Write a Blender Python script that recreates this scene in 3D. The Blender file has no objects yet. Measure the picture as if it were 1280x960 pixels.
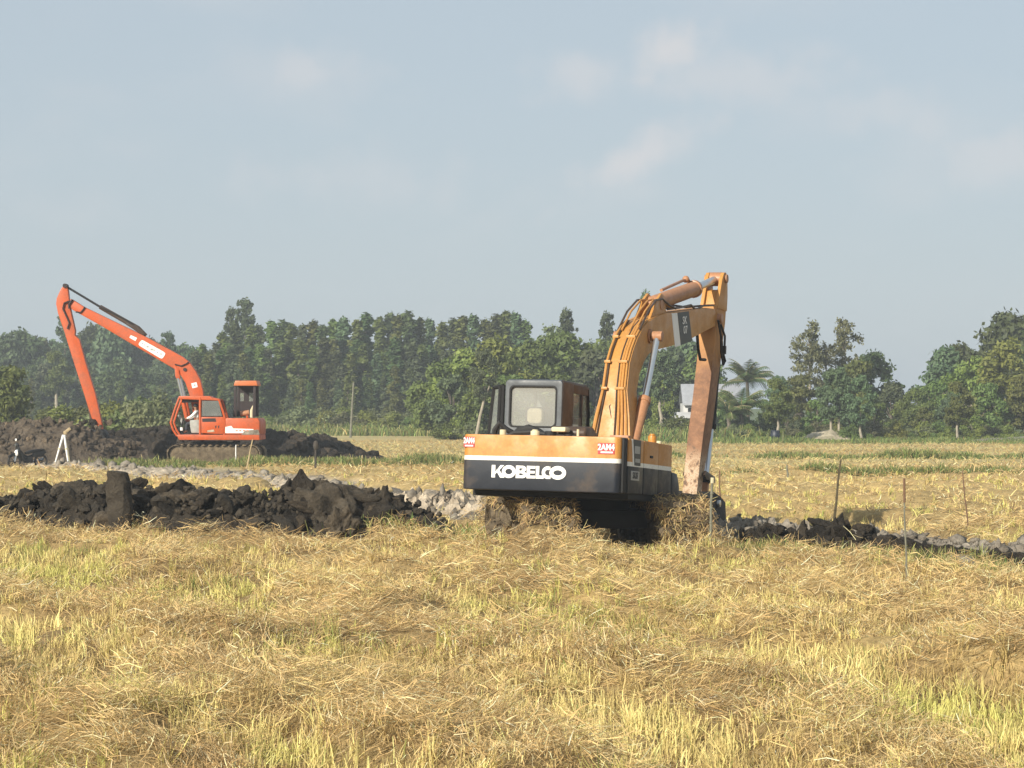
import bpy, bmesh, math, random
import numpy as np
from mathutils import Vector, Matrix, Euler

R = math.radians
random.seed(7)
rng = np.random.default_rng(11)
S = bpy.context.scene
COL = S.collection

# ------------------------------------------------------------------ camera, sky, sun, exposure
CAMH = 2.47
cam_d = bpy.data.cameras.new('camera')
cam = bpy.data.objects.new('camera', cam_d); COL.objects.link(cam)
cam.location = (0, 0, CAMH)
cam.rotation_euler = (R(90) + math.atan(30/2848), 0, 0)
cam_d.sensor_width = 36.0
cam_d.lens = 36.0*2848/1280
cam_d.clip_start = 0.5; cam_d.clip_end = 9000
S.camera = cam

SUN_EL, SUN_AZ = R(26), R(36)          # azimuth: degrees left of straight behind the camera
to_sun = Vector((-math.sin(SUN_AZ)*math.cos(SUN_EL), -math.cos(SUN_AZ)*math.cos(SUN_EL), math.sin(SUN_EL)))
W = bpy.data.worlds.new('World'); S.world = W; W.use_nodes = True
nt = W.node_tree; N = nt.nodes; L = nt.links
bg = N['Background']; bg.inputs['Strength'].default_value = 0.1
sky = N.new('ShaderNodeTexSky'); sky.sky_type = 'NISHITA'; sky.sun_disc = False
sky.sun_elevation = SUN_EL; sky.sun_rotation = math.atan2(to_sun.x, to_sun.y)
sky.altitude = 0; sky.air_density = 1.0; sky.dust_density = 2.2; sky.ozone_density = 1.6
tc = N.new('ShaderNodeTexCoord')
# a thin even veil of high haze, thickened by faint soft clouds
mp = N.new('ShaderNodeMapping'); mp.inputs['Scale'].default_value = (5.5, 5.5, 11.0); mp.inputs['Rotation'].default_value = (0, R(-18), R(9)); mp.inputs['Location'].default_value = (2.1, 0.4, 0.9)
L.new(tc.outputs['Generated'], mp.inputs['Vector'])
cn = N.new('ShaderNodeTexNoise'); cn.inputs['Scale'].default_value = 1.9; cn.inputs['Detail'].default_value = 5; cn.inputs['Roughness'].default_value = 0.45
L.new(mp.outputs['Vector'], cn.inputs['Vector'])
cr = N.new('ShaderNodeMapRange'); cr.inputs['From Min'].default_value = 0.50; cr.inputs['From Max'].default_value = 0.78
cr.inputs['To Min'].default_value = 0.0; cr.inputs['To Max'].default_value = 0.35; cr.interpolation_type = 'SMOOTHSTEP'
L.new(cn.outputs['Fac'], cr.inputs['Value'])
veil = N.new('ShaderNodeMix'); veil.data_type = 'RGBA'; veil.inputs['Factor'].default_value = 0.80
L.new(sky.outputs['Color'], veil.inputs['A']); veil.inputs['B'].default_value = (3.98, 4.58, 5.05, 1)
nrm = N.new('ShaderNodeVectorMath'); nrm.operation = 'NORMALIZE'; L.new(tc.outputs['Generated'], nrm.inputs[0])
fn = N.new('ShaderNodeTexNoise'); fn.inputs['Scale'].default_value = 55; fn.inputs['Detail'].default_value = 6; L.new(nrm.outputs[0], fn.inputs['Vector'])
total = cr.outputs['Result']
for (cx_, cz_, wx_, wz_, tilt_, k_) in ((.071, .158, .020, .011, 25, .75), (.100, .146, .050, .012, -4, .40), (.032, .147, .020, .010, 5, .45), (.055, .110, .034, .009, 27, .70), (.215, .112, .030, .014, 10, .45), (-.088, .147, .026, .010, 6, .45), (-.070, .100, .050, .012, 0, .25), (.165, .130, .04, .012, -8, .35)):
    sb = N.new('ShaderNodeVectorMath'); sb.operation = 'SUBTRACT'; L.new(nrm.outputs[0], sb.inputs[0]); sb.inputs[1].default_value = Vector((cx_, 1, cz_)).normalized()
    vr = N.new('ShaderNodeVectorRotate'); vr.rotation_type = 'Y_AXIS'; vr.inputs['Angle'].default_value = R(tilt_); L.new(sb.outputs[0], vr.inputs['Vector'])
    sc_ = N.new('ShaderNodeVectorMath'); sc_.operation = 'MULTIPLY'; L.new(vr.outputs[0], sc_.inputs[0]); sc_.inputs[1].default_value = (.8/wx_, .5, .8/wz_)
    ln_ = N.new('ShaderNodeVectorMath'); ln_.operation = 'LENGTH'; L.new(sc_.outputs[0], ln_.inputs[0])
    ad_ = N.new('ShaderNodeMath'); ad_.operation = 'MULTIPLY_ADD'; L.new(fn.outputs['Fac'], ad_.inputs[0]); ad_.inputs[1].default_value = 2.0; L.new(ln_.outputs['Value'], ad_.inputs[2])
    mr_ = N.new('ShaderNodeMapRange'); mr_.interpolation_type = 'SMOOTHERSTEP'; mr_.inputs['From Min'].default_value = 2.4; mr_.inputs['From Max'].default_value = .75; mr_.inputs['To Min'].default_value = 0; mr_.inputs['To Max'].default_value = min(1, k_*1.25)
    L.new(ad_.outputs[0], mr_.inputs['Value'])
    mx_ = N.new('ShaderNodeMath'); mx_.operation = 'MAXIMUM'; L.new(total, mx_.inputs[0]); L.new(mr_.outputs['Result'], mx_.inputs[1]); total = mx_.outputs[0]
cl = N.new('ShaderNodeMix'); cl.data_type = 'RGBA'
L.new(total, cl.inputs['Factor'])
L.new(veil.outputs['Result'], cl.inputs['A']); cl.inputs['B'].default_value = (5.15, 5.22, 5.38, 1)
L.new(cl.outputs['Result'], bg.inputs['Color'])

sd = bpy.data.lights.new('sun', 'SUN'); sd.energy = 5.0; sd.angle = R(0.6); sd.color = (1.0, 0.93, 0.80)
so = bpy.data.objects.new('sun', sd); COL.objects.link(so)
so.rotation_euler = (-to_sun).to_track_quat('-Z', 'Y').to_euler(); so.location = (-30, -30, 40)
S.view_settings.view_transform = 'Standard'; S.view_settings.look = 'None'
S.view_settings.exposure = 0.38; S.view_settings.gamma = 1.0
S.render.engine = 'CYCLES'
S.cycles.volume_bounces = 0; S.cycles.max_bounces = 6; S.cycles.diffuse_bounces = 3
S.cycles.transparent_max_bounces = 8

# ------------------------------------------------------------------ helpers
def tag(o, label=None, cat=None, group=None, kind=None):
    if label: o['label'] = label
    if cat: o['category'] = cat
    if group: o['group'] = group
    if kind: o['kind'] = kind
    return o

def empty(name, loc=(0, 0, 0), rz=0.0):
    o = bpy.data.objects.new(name, None); COL.objects.link(o)
    o.location = loc; o.rotation_euler = (0, 0, rz); o.empty_display_size = 0.3
    return o

def link(name, me, parent=None):
    o = bpy.data.objects.new(name, me); COL.objects.link(o)
    if parent: o.parent = parent
    return o

class B:
    """collects shapes into one bmesh; done() links it as one mesh object"""
    def __init__(s): s.bm = bmesh.new()
    def faces(s, vs, fs):
        v = [s.bm.verts.new(p) for p in vs]
        for f in fs:
            try: s.bm.faces.new([v[i] for i in f])
            except ValueError: pass
        return s
    def box(s, c, d, rot=None):
        hx, hy, hz = d[0]/2, d[1]/2, d[2]/2
        ps = [Vector((x, y, z)) for x in (-hx, hx) for y in (-hy, hy) for z in (-hz, hz)]
        if rot is not None: ps = [rot @ p for p in ps]
        ps = [p + Vector(c) for p in ps]
        return s.faces(ps, [(0, 1, 3, 2), (4, 6, 7, 5), (0, 4, 5, 1), (2, 3, 7, 6), (0, 2, 6, 4), (1, 5, 7, 3)])
    def bb(s, x0, x1, y0, y1, z0, z1):
        return s.box(((x0+x1)/2, (y0+y1)/2, (z0+z1)/2), (x1-x0, y1-y0, z1-z0))
    def prism(s, prof, a, b, axis='x'):
        n = len(prof)
        if axis == 'x': f = lambda p, t: (t, p[0], p[1])
        elif axis == 'y': f = lambda p, t: (p[0], t, p[1])
        else: f = lambda p, t: (p[0], p[1], t)
        vs = [f(p, a) for p in prof] + [f(p, b) for p in prof]
        fs = [tuple(range(n)), tuple(range(2*n-1, n-1, -1))] + [(i, n+i, n+(i+1) % n, (i+1) % n) for i in range(n)]
        return s.faces(vs, fs)
    def loft(s, rings, cap=True):
        n = len(rings[0]); vs = [p for r in rings for p in r]; fs = []
        for k in range(len(rings)-1):
            for i in range(n):
                j = (i+1) % n
                fs.append((k*n+i, k*n+j, (k+1)*n+j, (k+1)*n+i))
        if cap:
            fs.append(tuple(range(n-1, -1, -1))); fs.append(tuple(range((len(rings)-1)*n, len(rings)*n)))
        return s.faces(vs, fs)
    def tube(s, pts, r, n=10, cap=True):
        pts = [Vector(p) for p in pts]; rs = r if isinstance(r, (list, tuple)) else [r]*len(pts)
        rings = []; ref = None
        for i, p in enumerate(pts):
            t = (pts[min(i+1, len(pts)-1)] - pts[max(i-1, 0)]).normalized()
            if ref is None: ref = t.orthogonal().normalized()
            u = (ref - t*ref.dot(t)).normalized(); ref = u; v = t.cross(u)
            rings.append([p + (u*math.cos(2*math.pi*k/n) + v*math.sin(2*math.pi*k/n))*rs[i] for k in range(n)])
        return s.loft(rings, cap)
    def ball(s, c, r, sc=(1, 1, 1), n=10, m=7):
        rings = []
        for i in range(1, m):
            a = math.pi*i/m
            rings.append([(c[0]+r*sc[0]*math.sin(a)*math.cos(2*math.pi*k/n), c[1]+r*sc[1]*math.sin(a)*math.sin(2*math.pi*k/n), c[2]-r*sc[2]*math.cos(a)) for k in range(n)])
        return s.loft(rings)
    def done(s, name, mat, parent=None, bevel=0.0, seg=2, ang=35, rot=None):
        bm = s.bm
        bmesh.ops.recalc_face_normals(bm, faces=bm.faces)
        if bevel > 0:
            es = [e for e in bm.edges if len(e.link_faces) == 2 and e.calc_face_angle(0) > R(28)]
            bmesh.ops.bevel(bm, geom=es, offset=bevel, segments=seg, affect='EDGES', profile=0.6, clamp_overlap=True)
        me = bpy.data.meshes.new(name); bm.to_mesh(me); bm.free()
        me.polygons.foreach_set('use_smooth', [True]*len(me.polygons))
        me.set_sharp_from_angle(angle=R(ang))
        me.materials.append(mat)
        o = link(name, me, parent)
        if rot is not None:
            o.rotation_mode = 'YXZ'; o.rotation_euler = rot
        return o

# --- value noise
_T = rng.random((256, 256))
def vn(x, y, sd=0):
    x = np.asarray(x, float) + sd*17.31; y = np.asarray(y, float) + sd*9.73
    xi = np.floor(x).astype(int); yi = np.floor(y).astype(int); fx = x-xi; fy = y-yi
    fx = fx*fx*(3-2*fx); fy = fy*fy*(3-2*fy)
    a = _T[xi & 255, yi & 255]; b = _T[(xi+1) & 255, yi & 255]; c = _T[xi & 255, (yi+1) & 255]; d = _T[(xi+1) & 255, (yi+1) & 255]
    return (a*(1-fx)+b*fx)*(1-fy)+(c*(1-fx)+d*fx)*fy
def fbm(x, y, sd=0, o=4):
    t = 0; a = 0.5; s = 0
    for k in range(o):
        t = t + a*vn(x*2**k, y*2**k, sd+k*3); s += a; a *= 0.5
    return t/s
def sstep(a, b, x):
    t = np.clip((x-a)/(b-a), 0, 1); return t*t*(3-2*t)
def poly_dist(x, y, pl):
    d = np.full(np.shape(x), 1e9)
    for (ax, ay), (bx, by) in zip(pl[:-1], pl[1:]):
        vx, vy = bx-ax, by-ay; t = np.clip(((x-ax)*vx+(y-ay)*vy)/(vx*vx+vy*vy), 0, 1)
        d = np.minimum(d, np.hypot(x-ax-t*vx, y-ay-t*vy))
    return d

# ------------------------------------------------------------------ materials
def mat(name):
    m = bpy.data.materials.new(name); m.use_nodes = True
    return m, m.node_tree.nodes, m.node_tree.links, m.node_tree.nodes['Principled BSDF']

def noise(N, L, scale, detail=4, rough=0.6, coord='Object', dist=0.0):
    t = N.new('ShaderNodeTexCoord'); n = N.new('ShaderNodeTexNoise')
    n.inputs['Scale'].default_value = scale; n.inputs['Detail'].default_value = detail
    n.inputs['Roughness'].default_value = rough; n.inputs['Distortion'].default_value = dist
    L.new(t.outputs[coord], n.inputs['Vector']); return n
def ramp(N, L, src, stops):
    r = N.new('ShaderNodeValToRGB'); e = r.color_ramp.elements
    while len(e) < len(stops): e.new(0.5)
    for k, (p, c) in enumerate(stops): e[k].position = p; e[k].color = (*c, 1)
    L.new(src, r.inputs['Fac']); return r
def mixc(N, L, f, a, b, mode='MIX'):
    m = N.new('ShaderNodeMix'); m.data_type = 'RGBA'; m.blend_type = mode
    for k, v in (('Factor', f), ('A', a), ('B', b)):
        if isinstance(v, (float, int)): m.inputs[k].default_value = v
        elif isinstance(v, tuple): m.inputs[k].default_value = (*v, 1)
        else: L.new(v, m.inputs[k])
    return m.outputs['Result']
def bump(N, L, h, bs, strength=0.4, dist=0.02):
    b = N.new('ShaderNodeBump'); b.inputs['Strength'].default_value = strength; b.inputs['Distance'].default_value = dist
    L.new(h, b.inputs['Height']); L.new(b.outputs['Normal'], bs.inputs['Normal'])

def paint(name, c, dirt=(0.22, 0.15, 0.09), amount=0.45, rough=0.42, bands=None, lo=0.52, scale=3.0):
    """weathered machine paint; bands = [(z, colour), ...] gives stripes by height on the part"""
    m, N, L, bs = mat(name)
    base = c
    if bands:
        t = N.new('ShaderNodeTexCoord'); s = N.new('ShaderNodeSeparateXYZ'); L.new(t.outputs['Object'], s.inputs[0])
        mr = N.new('ShaderNodeMapRange'); mr.inputs['From Min'].default_value = 0.5; mr.inputs['From Max'].default_value = 2.5
        L.new(s.outputs['Z'], mr.inputs['Value'])
        r = ramp(N, L, mr.outputs['Result'], [(0.0, bands[0][1])] + [((z-0.5)/2, cc) for z, cc in bands[1:]])
        r.color_ramp.interpolation = 'CONSTANT'; base = r.outputs['Color']
    n1 = noise(N, L, scale, 6, 0.65); n2 = noise(N, L, scale*9, 4, 0.7)
    f = ramp(N, L, n1.outputs['Fac'], [(lo, (0, 0, 0)), (lo+0.22, (amount,)*3)])
    col = mixc(N, L, f.outputs['Color'], base, dirt)
    f2 = ramp(N, L, n2.outputs['Fac'], [(0.35, (0.82,)*3), (0.7, (1.08,)*3)])
    col = mixc(N, L, 1.0, col, f2.outputs['Color'], 'MULTIPLY')
    L.new(col, bs.inputs['Base Color'])
    rr = ramp(N, L, n1.outputs['Fac'], [(0.4, (rough,)*3), (0.75, (min(1, rough+0.35),)*3)])
    L.new(rr.outputs['Color'], bs.inputs['Roughness'])
    bump(N, L, n2.outputs['Fac'], bs, 0.15, 0.004)
    return m
def plain(name, c, rough=0.6, metal=0.0, var=0.25, scale=6.0):
    m, N, L, bs = mat(name)
    n = noise(N, L, scale, 4)
    f = ramp(N, L, n.outputs['Fac'], [(0.3, (1-var,)*3), (0.7, (1+var*0.4,)*3)])
    L.new(mixc(N, L, 1.0, tuple(c), f.outputs['Color'], 'MULTIPLY'), bs.inputs['Base Color'])
    bs.inputs['Roughness'].default_value = rough; bs.inputs['Metallic'].default_value = metal
    return m
def glass(name, c=(0.55, 0.58, 0.56), alpha=0.5, rough=0.15):
    m, N, L, bs = mat(name)
    n = noise(N, L, 1.5, 1); f = ramp(N, L, n.outputs['Fac'], [(0.3, (alpha-0.04,)*3), (0.75, (alpha+0.05,)*3)])
    L.new(f.outputs['Color'], bs.inputs['Alpha'])
    bs.inputs['Base Color'].default_value = (*c, 1); bs.inputs['Roughness'].default_value = rough
    return m
def attr_mat(name, rough=0.8, trans=0.25, spec=0.2, objvar=0.0):
    """leaf / straw colour comes from the piece's own colour attribute; some light passes through"""
    m, N, L, bs = mat(name)
    a = N.new('ShaderNodeAttribute'); a.attribute_name = 'Col'; c = a.outputs['Color']
    if objvar:
        oi = N.new('ShaderNodeObjectInfo'); h = N.new('ShaderNodeHueSaturation')
        m1 = N.new('ShaderNodeMapRange'); m1.inputs['To Min'].default_value = 0.5-objvar*0.12; m1.inputs['To Max'].default_value = 0.5+objvar*0.10
        m2 = N.new('ShaderNodeMapRange'); m2.inputs['To Min'].default_value = 1-objvar*0.8; m2.inputs['To Max'].default_value = 1+objvar*0.7
        L.new(oi.outputs['Random'], m1.inputs['Value']); L.new(oi.outputs['Random'], m2.inputs['Value'])
        L.new(m1.outputs['Result'], h.inputs['Hue']); L.new(m2.outputs['Result'], h.inputs['Value']); L.new(c, h.inputs['Color']); c = h.outputs['Color']
    L.new(c, bs.inputs['Base Color']); bs.inputs['Roughness'].default_value = rough; bs.inputs['Specular IOR Level'].default_value = spec
    if trans:
        t = N.new('ShaderNodeBsdfTranslucent'); L.new(c, t.inputs['Color'])
        x = N.new('ShaderNodeMixShader'); x.inputs['Fac'].default_value = trans
        L.new(bs.outputs['BSDF'], x.inputs[1]); L.new(t.outputs['BSDF'], x.inputs[2])
        L.new(x.outputs['Shader'], N['Material Output'].inputs['Surface'])
    return m

def soil(name, c0, c1, sc=2.0, bs_=0.9, dist=0.06):
    m, N, L, bs = mat(name)
    n = noise(N, L, sc, 7, 0.65, dist=0.4); n2 = noise(N, L, sc*6, 5, 0.7)
    r = ramp(N, L, n.outputs['Fac'], [(0.3, c0), (0.72, c1)])
    oi = N.new('ShaderNodeObjectInfo'); ov = ramp(N, L, oi.outputs['Random'], [(0.0, (0.55,)*3), (0.6, (1.0,)*3), (1.0, (1.75, 1.65, 1.5))])
    r = type('r', (), {'outputs': {'Color': mixc(N, L, 1.0, r.outputs['Color'], ov.outputs['Color'], 'MULTIPLY')}})
    f = ramp(N, L, n2.outputs['Fac'], [(0.3, (0.75,)*3), (0.7, (1.15,)*3)])
    L.new(mixc(N, L, 1.0, r.outputs['Color'], f.outputs['Color'], 'MULTIPLY'), bs.inputs['Base Color'])
    bs.inputs['Roughness'].default_value = 0.85; bs.inputs['Specular IOR Level'].default_value = 0.25
    ad = N.new('ShaderNodeMath'); ad.operation = 'ADD'; L.new(n.outputs['Fac'], ad.inputs[0])
    mu = N.new('ShaderNodeMath'); mu.operation = 'MULTIPLY'; mu.inputs[1].default_value = 0.35; L.new(n2.outputs['Fac'], mu.inputs[0]); L.new(mu.outputs[0], ad.inputs[1])
    bump(N, L, ad.outputs[0], bs, bs_, dist)
    return m

YEL = (0.50, 0.215, 0.032); NAVY = (0.008, 0.012, 0.021); WHT = (0.78, 0.76, 0.70)
M = dict(
    band=paint('counterweight_paint', YEL, amount=0.34, scale=2.0, bands=[(0, NAVY), (1.455, WHT), (1.53, YEL)], lo=0.50),
    sideband=paint('side_panel_paint', YEL, amount=0.22, bands=[(0, NAVY), (1.425, WHT), (1.50, YEL)], lo=0.56),
    yel=paint('yellow_paint', YEL, amount=0.30, lo=0.55),
    yel2=paint('yellow_boom_paint', (0.50, 0.235, 0.052), dirt=(0.36, 0.18, 0.08), amount=0.40, lo=0.52),
    rust=None,
    pinkish=paint('faded_cylinder_paint', (0.40, 0.19, 0.09), amount=0.35),
    navy=paint('navy_paint', NAVY, amount=0.12, lo=0.6),
    black=plain('black_steel', (0.008, 0.008, 0.0085), 0.75),
    cabgrey=paint('cab_grey_paint', (0.075, 0.085, 0.095), amount=0.2, lo=0.58),
    cabbrown=paint('cab_side_brown', (0.055, 0.032, 0.02), amount=0.3),
    chrome=plain('chrome_rod', (0.55, 0.58, 0.60), 0.28, 0.85, 0.1),
    rubber=plain('rubber_hose', (0.015, 0.014, 0.013), 0.7),
    glass=glass('cab_glass', (0.50, 0.50, 0.46), 0.30, 0.06),
    glass2=glass('clear_glass', (0.30, 0.32, 0.30), 0.30, 0.1),
    cream=plain('cream_vinyl', (0.62, 0.55, 0.36), 0.7),
    white=plain('white_paint', (0.80, 0.79, 0.76), 0.5, 0, 0.08),
    stickred=plain('red_sticker', (0.45, 0.03, 0.035), 0.5, 0, 0.1),
    stickgrey=plain('grey_sticker', (0.33, 0.33, 0.32), 0.5, 0, 0.15),
    decal=plain('dark_decal', (0.02, 0.025, 0.028), 0.5, 0, 0.15),
    caked=soil('caked_mud', (0.085, 0.064, 0.042), (0.27, 0.21, 0.135), 5, 1.0, 0.06),
    greymud=soil('dry_grey_mud', (0.13, 0.105, 0.078), (0.47, 0.415, 0.335), 2.6, 1.0, 0.12),
    darkmud=soil('wet_dark_mud', (0.018, 0.014, 0.010), (0.092, 0.074, 0.053), 3.5, 1.0, 0.20),
    slabmud=soil('sheared_mud', (0.040, 0.032, 0.023), (0.140, 0.115, 0.083), 3.5, 1.0, 0.14),
    bankmud=soil('drying_bank_mud', (0.085, 0.064, 0.045), (0.34, 0.265, 0.185), 1.6, 1.0, 0.30),
    farmud=soil('dark_heap_mud', (0.020, 0.016, 0.012), (0.085, 0.068, 0.050), 1.8, 1.0, 0.25),
    org=paint('orange_paint', (0.50, 0.080, 0.009), dirt=(0.22, 0.09, 0.05), amount=0.5, lo=0.47, scale=1.6),
    orgroof=paint('orange_roof_paint', (0.55, 0.15, 0.045), amount=0.2),
    orgdark=plain('canopy_dark', (0.022, 0.012, 0.012), 0.7),
    greyseat=plain('grey_seat', (0.36, 0.36, 0.33), 0.7),
    straw=attr_mat('straw', 0.75, 0.22, 0.25),
    leaf=attr_mat('leaf', 0.6, 0.30, 0.30, 0.35),
    bark=plain('bark', (0.16, 0.135, 0.105), 0.9, 0, 0.4, 2),
    palebark=plain('pale_bark', (0.33, 0.29, 0.22), 0.9, 0, 0.3, 2),
    bamboo=plain('bamboo', (0.42, 0.32, 0.17), 0.6, 0, 0.35, 5),
    greystick=plain('weathered_stick', (0.17, 0.165, 0.12), 0.8, 0, 0.4, 5),
    darkstick=plain('dark_stick', (0.05, 0.04, 0.03), 0.8, 0, 0.3, 5),
    brownstick=plain('brown_stick', (0.16, 0.09, 0.05), 0.8, 0, 0.35, 5),
    sand=soil('pale_sand', (0.15, 0.14, 0.10), (0.42, 0.38, 0.31), 0.8, 0.9, 0.3),
    skin=plain('skin', (0.30, 0.16, 0.09), 0.6, 0, 0.1),
    shirt=plain('white_shirt', (0.80, 0.80, 0.78), 0.8, 0, 0.1),
    trousers=plain('dark_trousers', (0.03, 0.035, 0.045), 0.8),
    hair=plain('black_hair', (0.012, 0.010, 0.009), 0.6),
    bluedrum=plain('dark_blue_plastic', (0.012, 0.018, 0.035), 0.5),
    roofgrey=plain('grey_roof_sheet', (0.30, 0.31, 0.33), 0.6, 0, 0.2, 3),
    wallwhite=plain('whitewash', (0.50, 0.50, 0.49), 0.8, 0, 0.12, 2),
    winddark=plain('dark_window', (0.02, 0.022, 0.025), 0.2),
)

# stick paint: rubbed to rust along its length, peeled pale near the bucket end
m, N, L, bs = mat('rusty_stick_paint'); tcn = N.new('ShaderNodeTexCoord'); sp = N.new('ShaderNodeSeparateXYZ'); L.new(tcn.outputs['Object'], sp.inputs[0])
nA = noise(N, L, 1.6, 7, .7); nB = noise(N, L, 7, 5, .75); nC = noise(N, L, 25, 4, .7)
def madd(a, k, b):
    q = N.new('ShaderNodeMath'); q.operation = 'MULTIPLY_ADD'; L.new(a, q.inputs[0]); q.inputs[1].default_value = k
    if isinstance(b, float): q.inputs[2].default_value = b
    else: L.new(b, q.inputs[2])
    return q.outputs[0]
zz = madd(nA.outputs['Fac'], 1.6, sp.outputs['Z'])
f1 = ramp(N, L, madd(zz, .2, 0.0), [(.86, (1, 1, 1)), (.97, (.12, .12, .12))])      # rust fades to paint above about 4 m
rc = ramp(N, L, nB.outputs['Fac'], [(.3, (.13, .058, .027)), (.55, (.23, .108, .05)), (.75, (.34, .175, .085))])
c = mixc(N, L, f1.outputs['Color'], (.46, .22, .06), rc.outputs['Color'])
z2 = madd(nB.outputs['Fac'], 1.2, sp.outputs['Z'])
f2 = ramp(N, L, madd(z2, .3, 0.0), [(.72, (1, 1, 1)), (.80, (0, 0, 0))])
pc = ramp(N, L, nB.outputs['Fac'], [(.40, (.12, .07, .04)), (.46, (.33, .20, .11)), (.58, (.50, .38, .26)), (.64, (.24, .125, .065))])
c = mixc(N, L, f2.outputs['Color'], c, pc.outputs['Color'])
L.new(c, bs.inputs['Base Color']); bs.inputs['Roughness'].default_value = .7; bump(N, L, nC.outputs['Fac'], bs, .3, .006); M['rust'] = m

# ------------------------------------------------------------------ the ground
MUD = [(-34, 128), (-22, 104), (-13, 88), (-7, 74), (-2.5, 61), (1.8, 50.5), (5.3, 42.5), (8.3, 36.0), (12, 29), (20, 16)]
PILES = [(0.55, 36.0, 0.42, 0.60), (-5.2, 40.2, 0.10, 1.2), (-9.2, 43.2, 0.10, 1.4), (-1.8, 39.4, 0.12, 1.0), (-7.1, 41.4, 0.06, 1.0),
         (2.9, 35.7, 0.18, 0.6), (-2.3, 17.4, 0.20, 1.0), (-2.6, 23.0, 0.15, 1.3), (3.2, 25.0, 0.15, 1.2), (1.2, 30.0, 0.14, 1.3),
         (4.6, 20.0, 0.13, 1.0), (0.9, 34.4, 0.14, 1.4), (-4.6, 31.5, 0.12, 1.2), (5.2, 29.5, 0.10, 1.2), (-0.4, 19.8, 0.10, 1.0)]
def mudmask(x, y):
    d = poly_dist(x, y, MUD)
    w = np.where(y < 75, 2.0, 3.2) + (fbm(x*0.5, y*0.5, 5)-0.5)*2.6
    return 1-sstep(w*0.75, w*1.15, d)
def swath(x, y):
    """0 = standing stubble, 1 = loose threshed straw lying in swaths along the harvester's run"""
    wx = (fbm(x*0.22, y*0.22, 8)-0.5)*3.2
    s = x*0.91+y*0.41+wx; t = -x*0.41+y*0.91
    a = 0.5+0.5*np.sin(s*2*math.pi/2.9)
    b = fbm(s*0.75, t*0.28, 12)
    return sstep(0.42, 0.62, 0.42*a+0.62*b)
def gz(x, y):
    x = np.asarray(x, float); y = np.asarray(y, float)
    near = 1-sstep(60, 140, y)
    z = (fbm(x*0.35, y*0.35, 1)-0.5)*0.34*near + (fbm(x*1.5, y*1.5, 2, 3)-0.5)*0.16*near
    m = mudmask(x, y)
    z = z + swath(x, y)*(0.06+0.40*np.clip(fbm((x*0.91+y*0.41)*1.15, (-x*0.41+y*0.91)*0.45, 23, 3)-.32, 0, 1))*near*(1-m)
    for px, py, h, r in PILES:
        z = z + h*np.exp(-((x-px)**2+(y-py)**2)/(r*r))*(0.7+0.6*fbm(x*2, y*2, 21, 2))
    z = z*(1-m) + m*(-0.12 + (fbm(x*1.3, y*1.3, 14)-0.45)*0.38*near)
    return z

def axis_lines(parts):
    out = []
    for a, b, st in parts: out += list(np.arange(a, b, st))
    return np.array(out + [parts[-1][1]])
gx = axis_lines([(-4000, -400, 600), (-400, -60, 20), (-60, -22, 2), (-22, -12, 0.4), (-12, 12, 0.14), (12, 22, 0.4), (22, 60, 2), (60, 400, 20), (400, 4000, 600)])
gy = axis_lines([(-400, -20, 40), (-20, 10, 3), (10, 54, 0.14), (54, 80, 0.4), (80, 130, 1), (130, 400, 10), (400, 6000, 400)])
XX, YY = np.meshgrid(gx, gy); ZZ = gz(XX, YY)
nx, ny = len(gx), len(gy)
V = np.c_[XX.ravel(), YY.ravel(), ZZ.ravel()]
i0 = (np.arange(ny-1)[:, None]*nx+np.arange(nx-1)[None]).ravel()
Q = np.c_[i0, i0+1, i0+nx+1, i0+nx]
def bulk(name, V, Q, mt, cols=None, parent=None, smooth=False, domain='POINT'):
    me = bpy.data.meshes.new(name)
    nv, nq, k = len(V), len(Q), Q.shape[1]
    me.vertices.add(nv); me.vertices.foreach_set('co', np.ascontiguousarray(V, np.float32).ravel())
    me.loops.add(nq*k); me.loops.foreach_set('vertex_index', np.ascontiguousarray(Q, np.int32).ravel())
    me.polygons.add(nq); me.polygons.foreach_set('loop_start', np.arange(nq, dtype=np.int32)*k)
    me.update(calc_edges=True)
    me.polygons.foreach_set('use_smooth', np.full(nq, smooth))
    if cols is not None:
        a = me.color_attributes.new('Col', 'FLOAT_COLOR', domain)
        a.data.foreach_set('color', np.c_[cols, np.ones(len(cols))].astype(np.float32).ravel())
    me.materials.append(mt)
    return link(name, me, parent)

# soil colours of the field, zone by zone
mm = mudmask(XX, YY).ravel(); sw = swath(XX, YY).ravel()
cst = np.array([0.44, 0.32, 0.14]); cdark = np.array([0.17, 0.115, 0.06]); cmud = np.array([0.27, 0.23, 0.175]); cgr = np.array([0.10, 0.13, 0.045]); cfar = np.array([0.44, 0.36, 0.17])
xf, yf = XX.ravel(), YY.ravel()
k1 = fbm(xf*0.9, yf*0.9, 31)[:, None]
gc = cdark+(cst-cdark)*np.clip(0.2+0.9*sw[:, None]*k1+0.3*k1, 0, 1)
fr = sstep(44, 70, yf)[:, None]
gc = gc*(1-fr) + fr*(cst*1.05+(cfar-cst)*sstep(80, 100, yf)[:, None])*(0.8+0.4*fbm(xf*0.15, yf*0.5, 33)[:, None])
md = (0.25+1.35*sstep(.3, .65, fbm(xf*1.1, yf*0.9, 34)[:, None]))
gc = gc*(1-mm[:, None])+mm[:, None]*cmud*md
edge = (sstep(150, 170, yf + np.where(xf < 0, -85, 0)*1.0))[:, None]
gc = gc*(1-edge)+edge*cgr
gm, N, L, bs = mat('field_soil')
a = N.new('ShaderNodeAttribute'); a.attribute_name = 'Col'
n = noise(N, L, 9, 8, 0.75); n2 = noise(N, L, 1.1, 5, 0.6)
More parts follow.
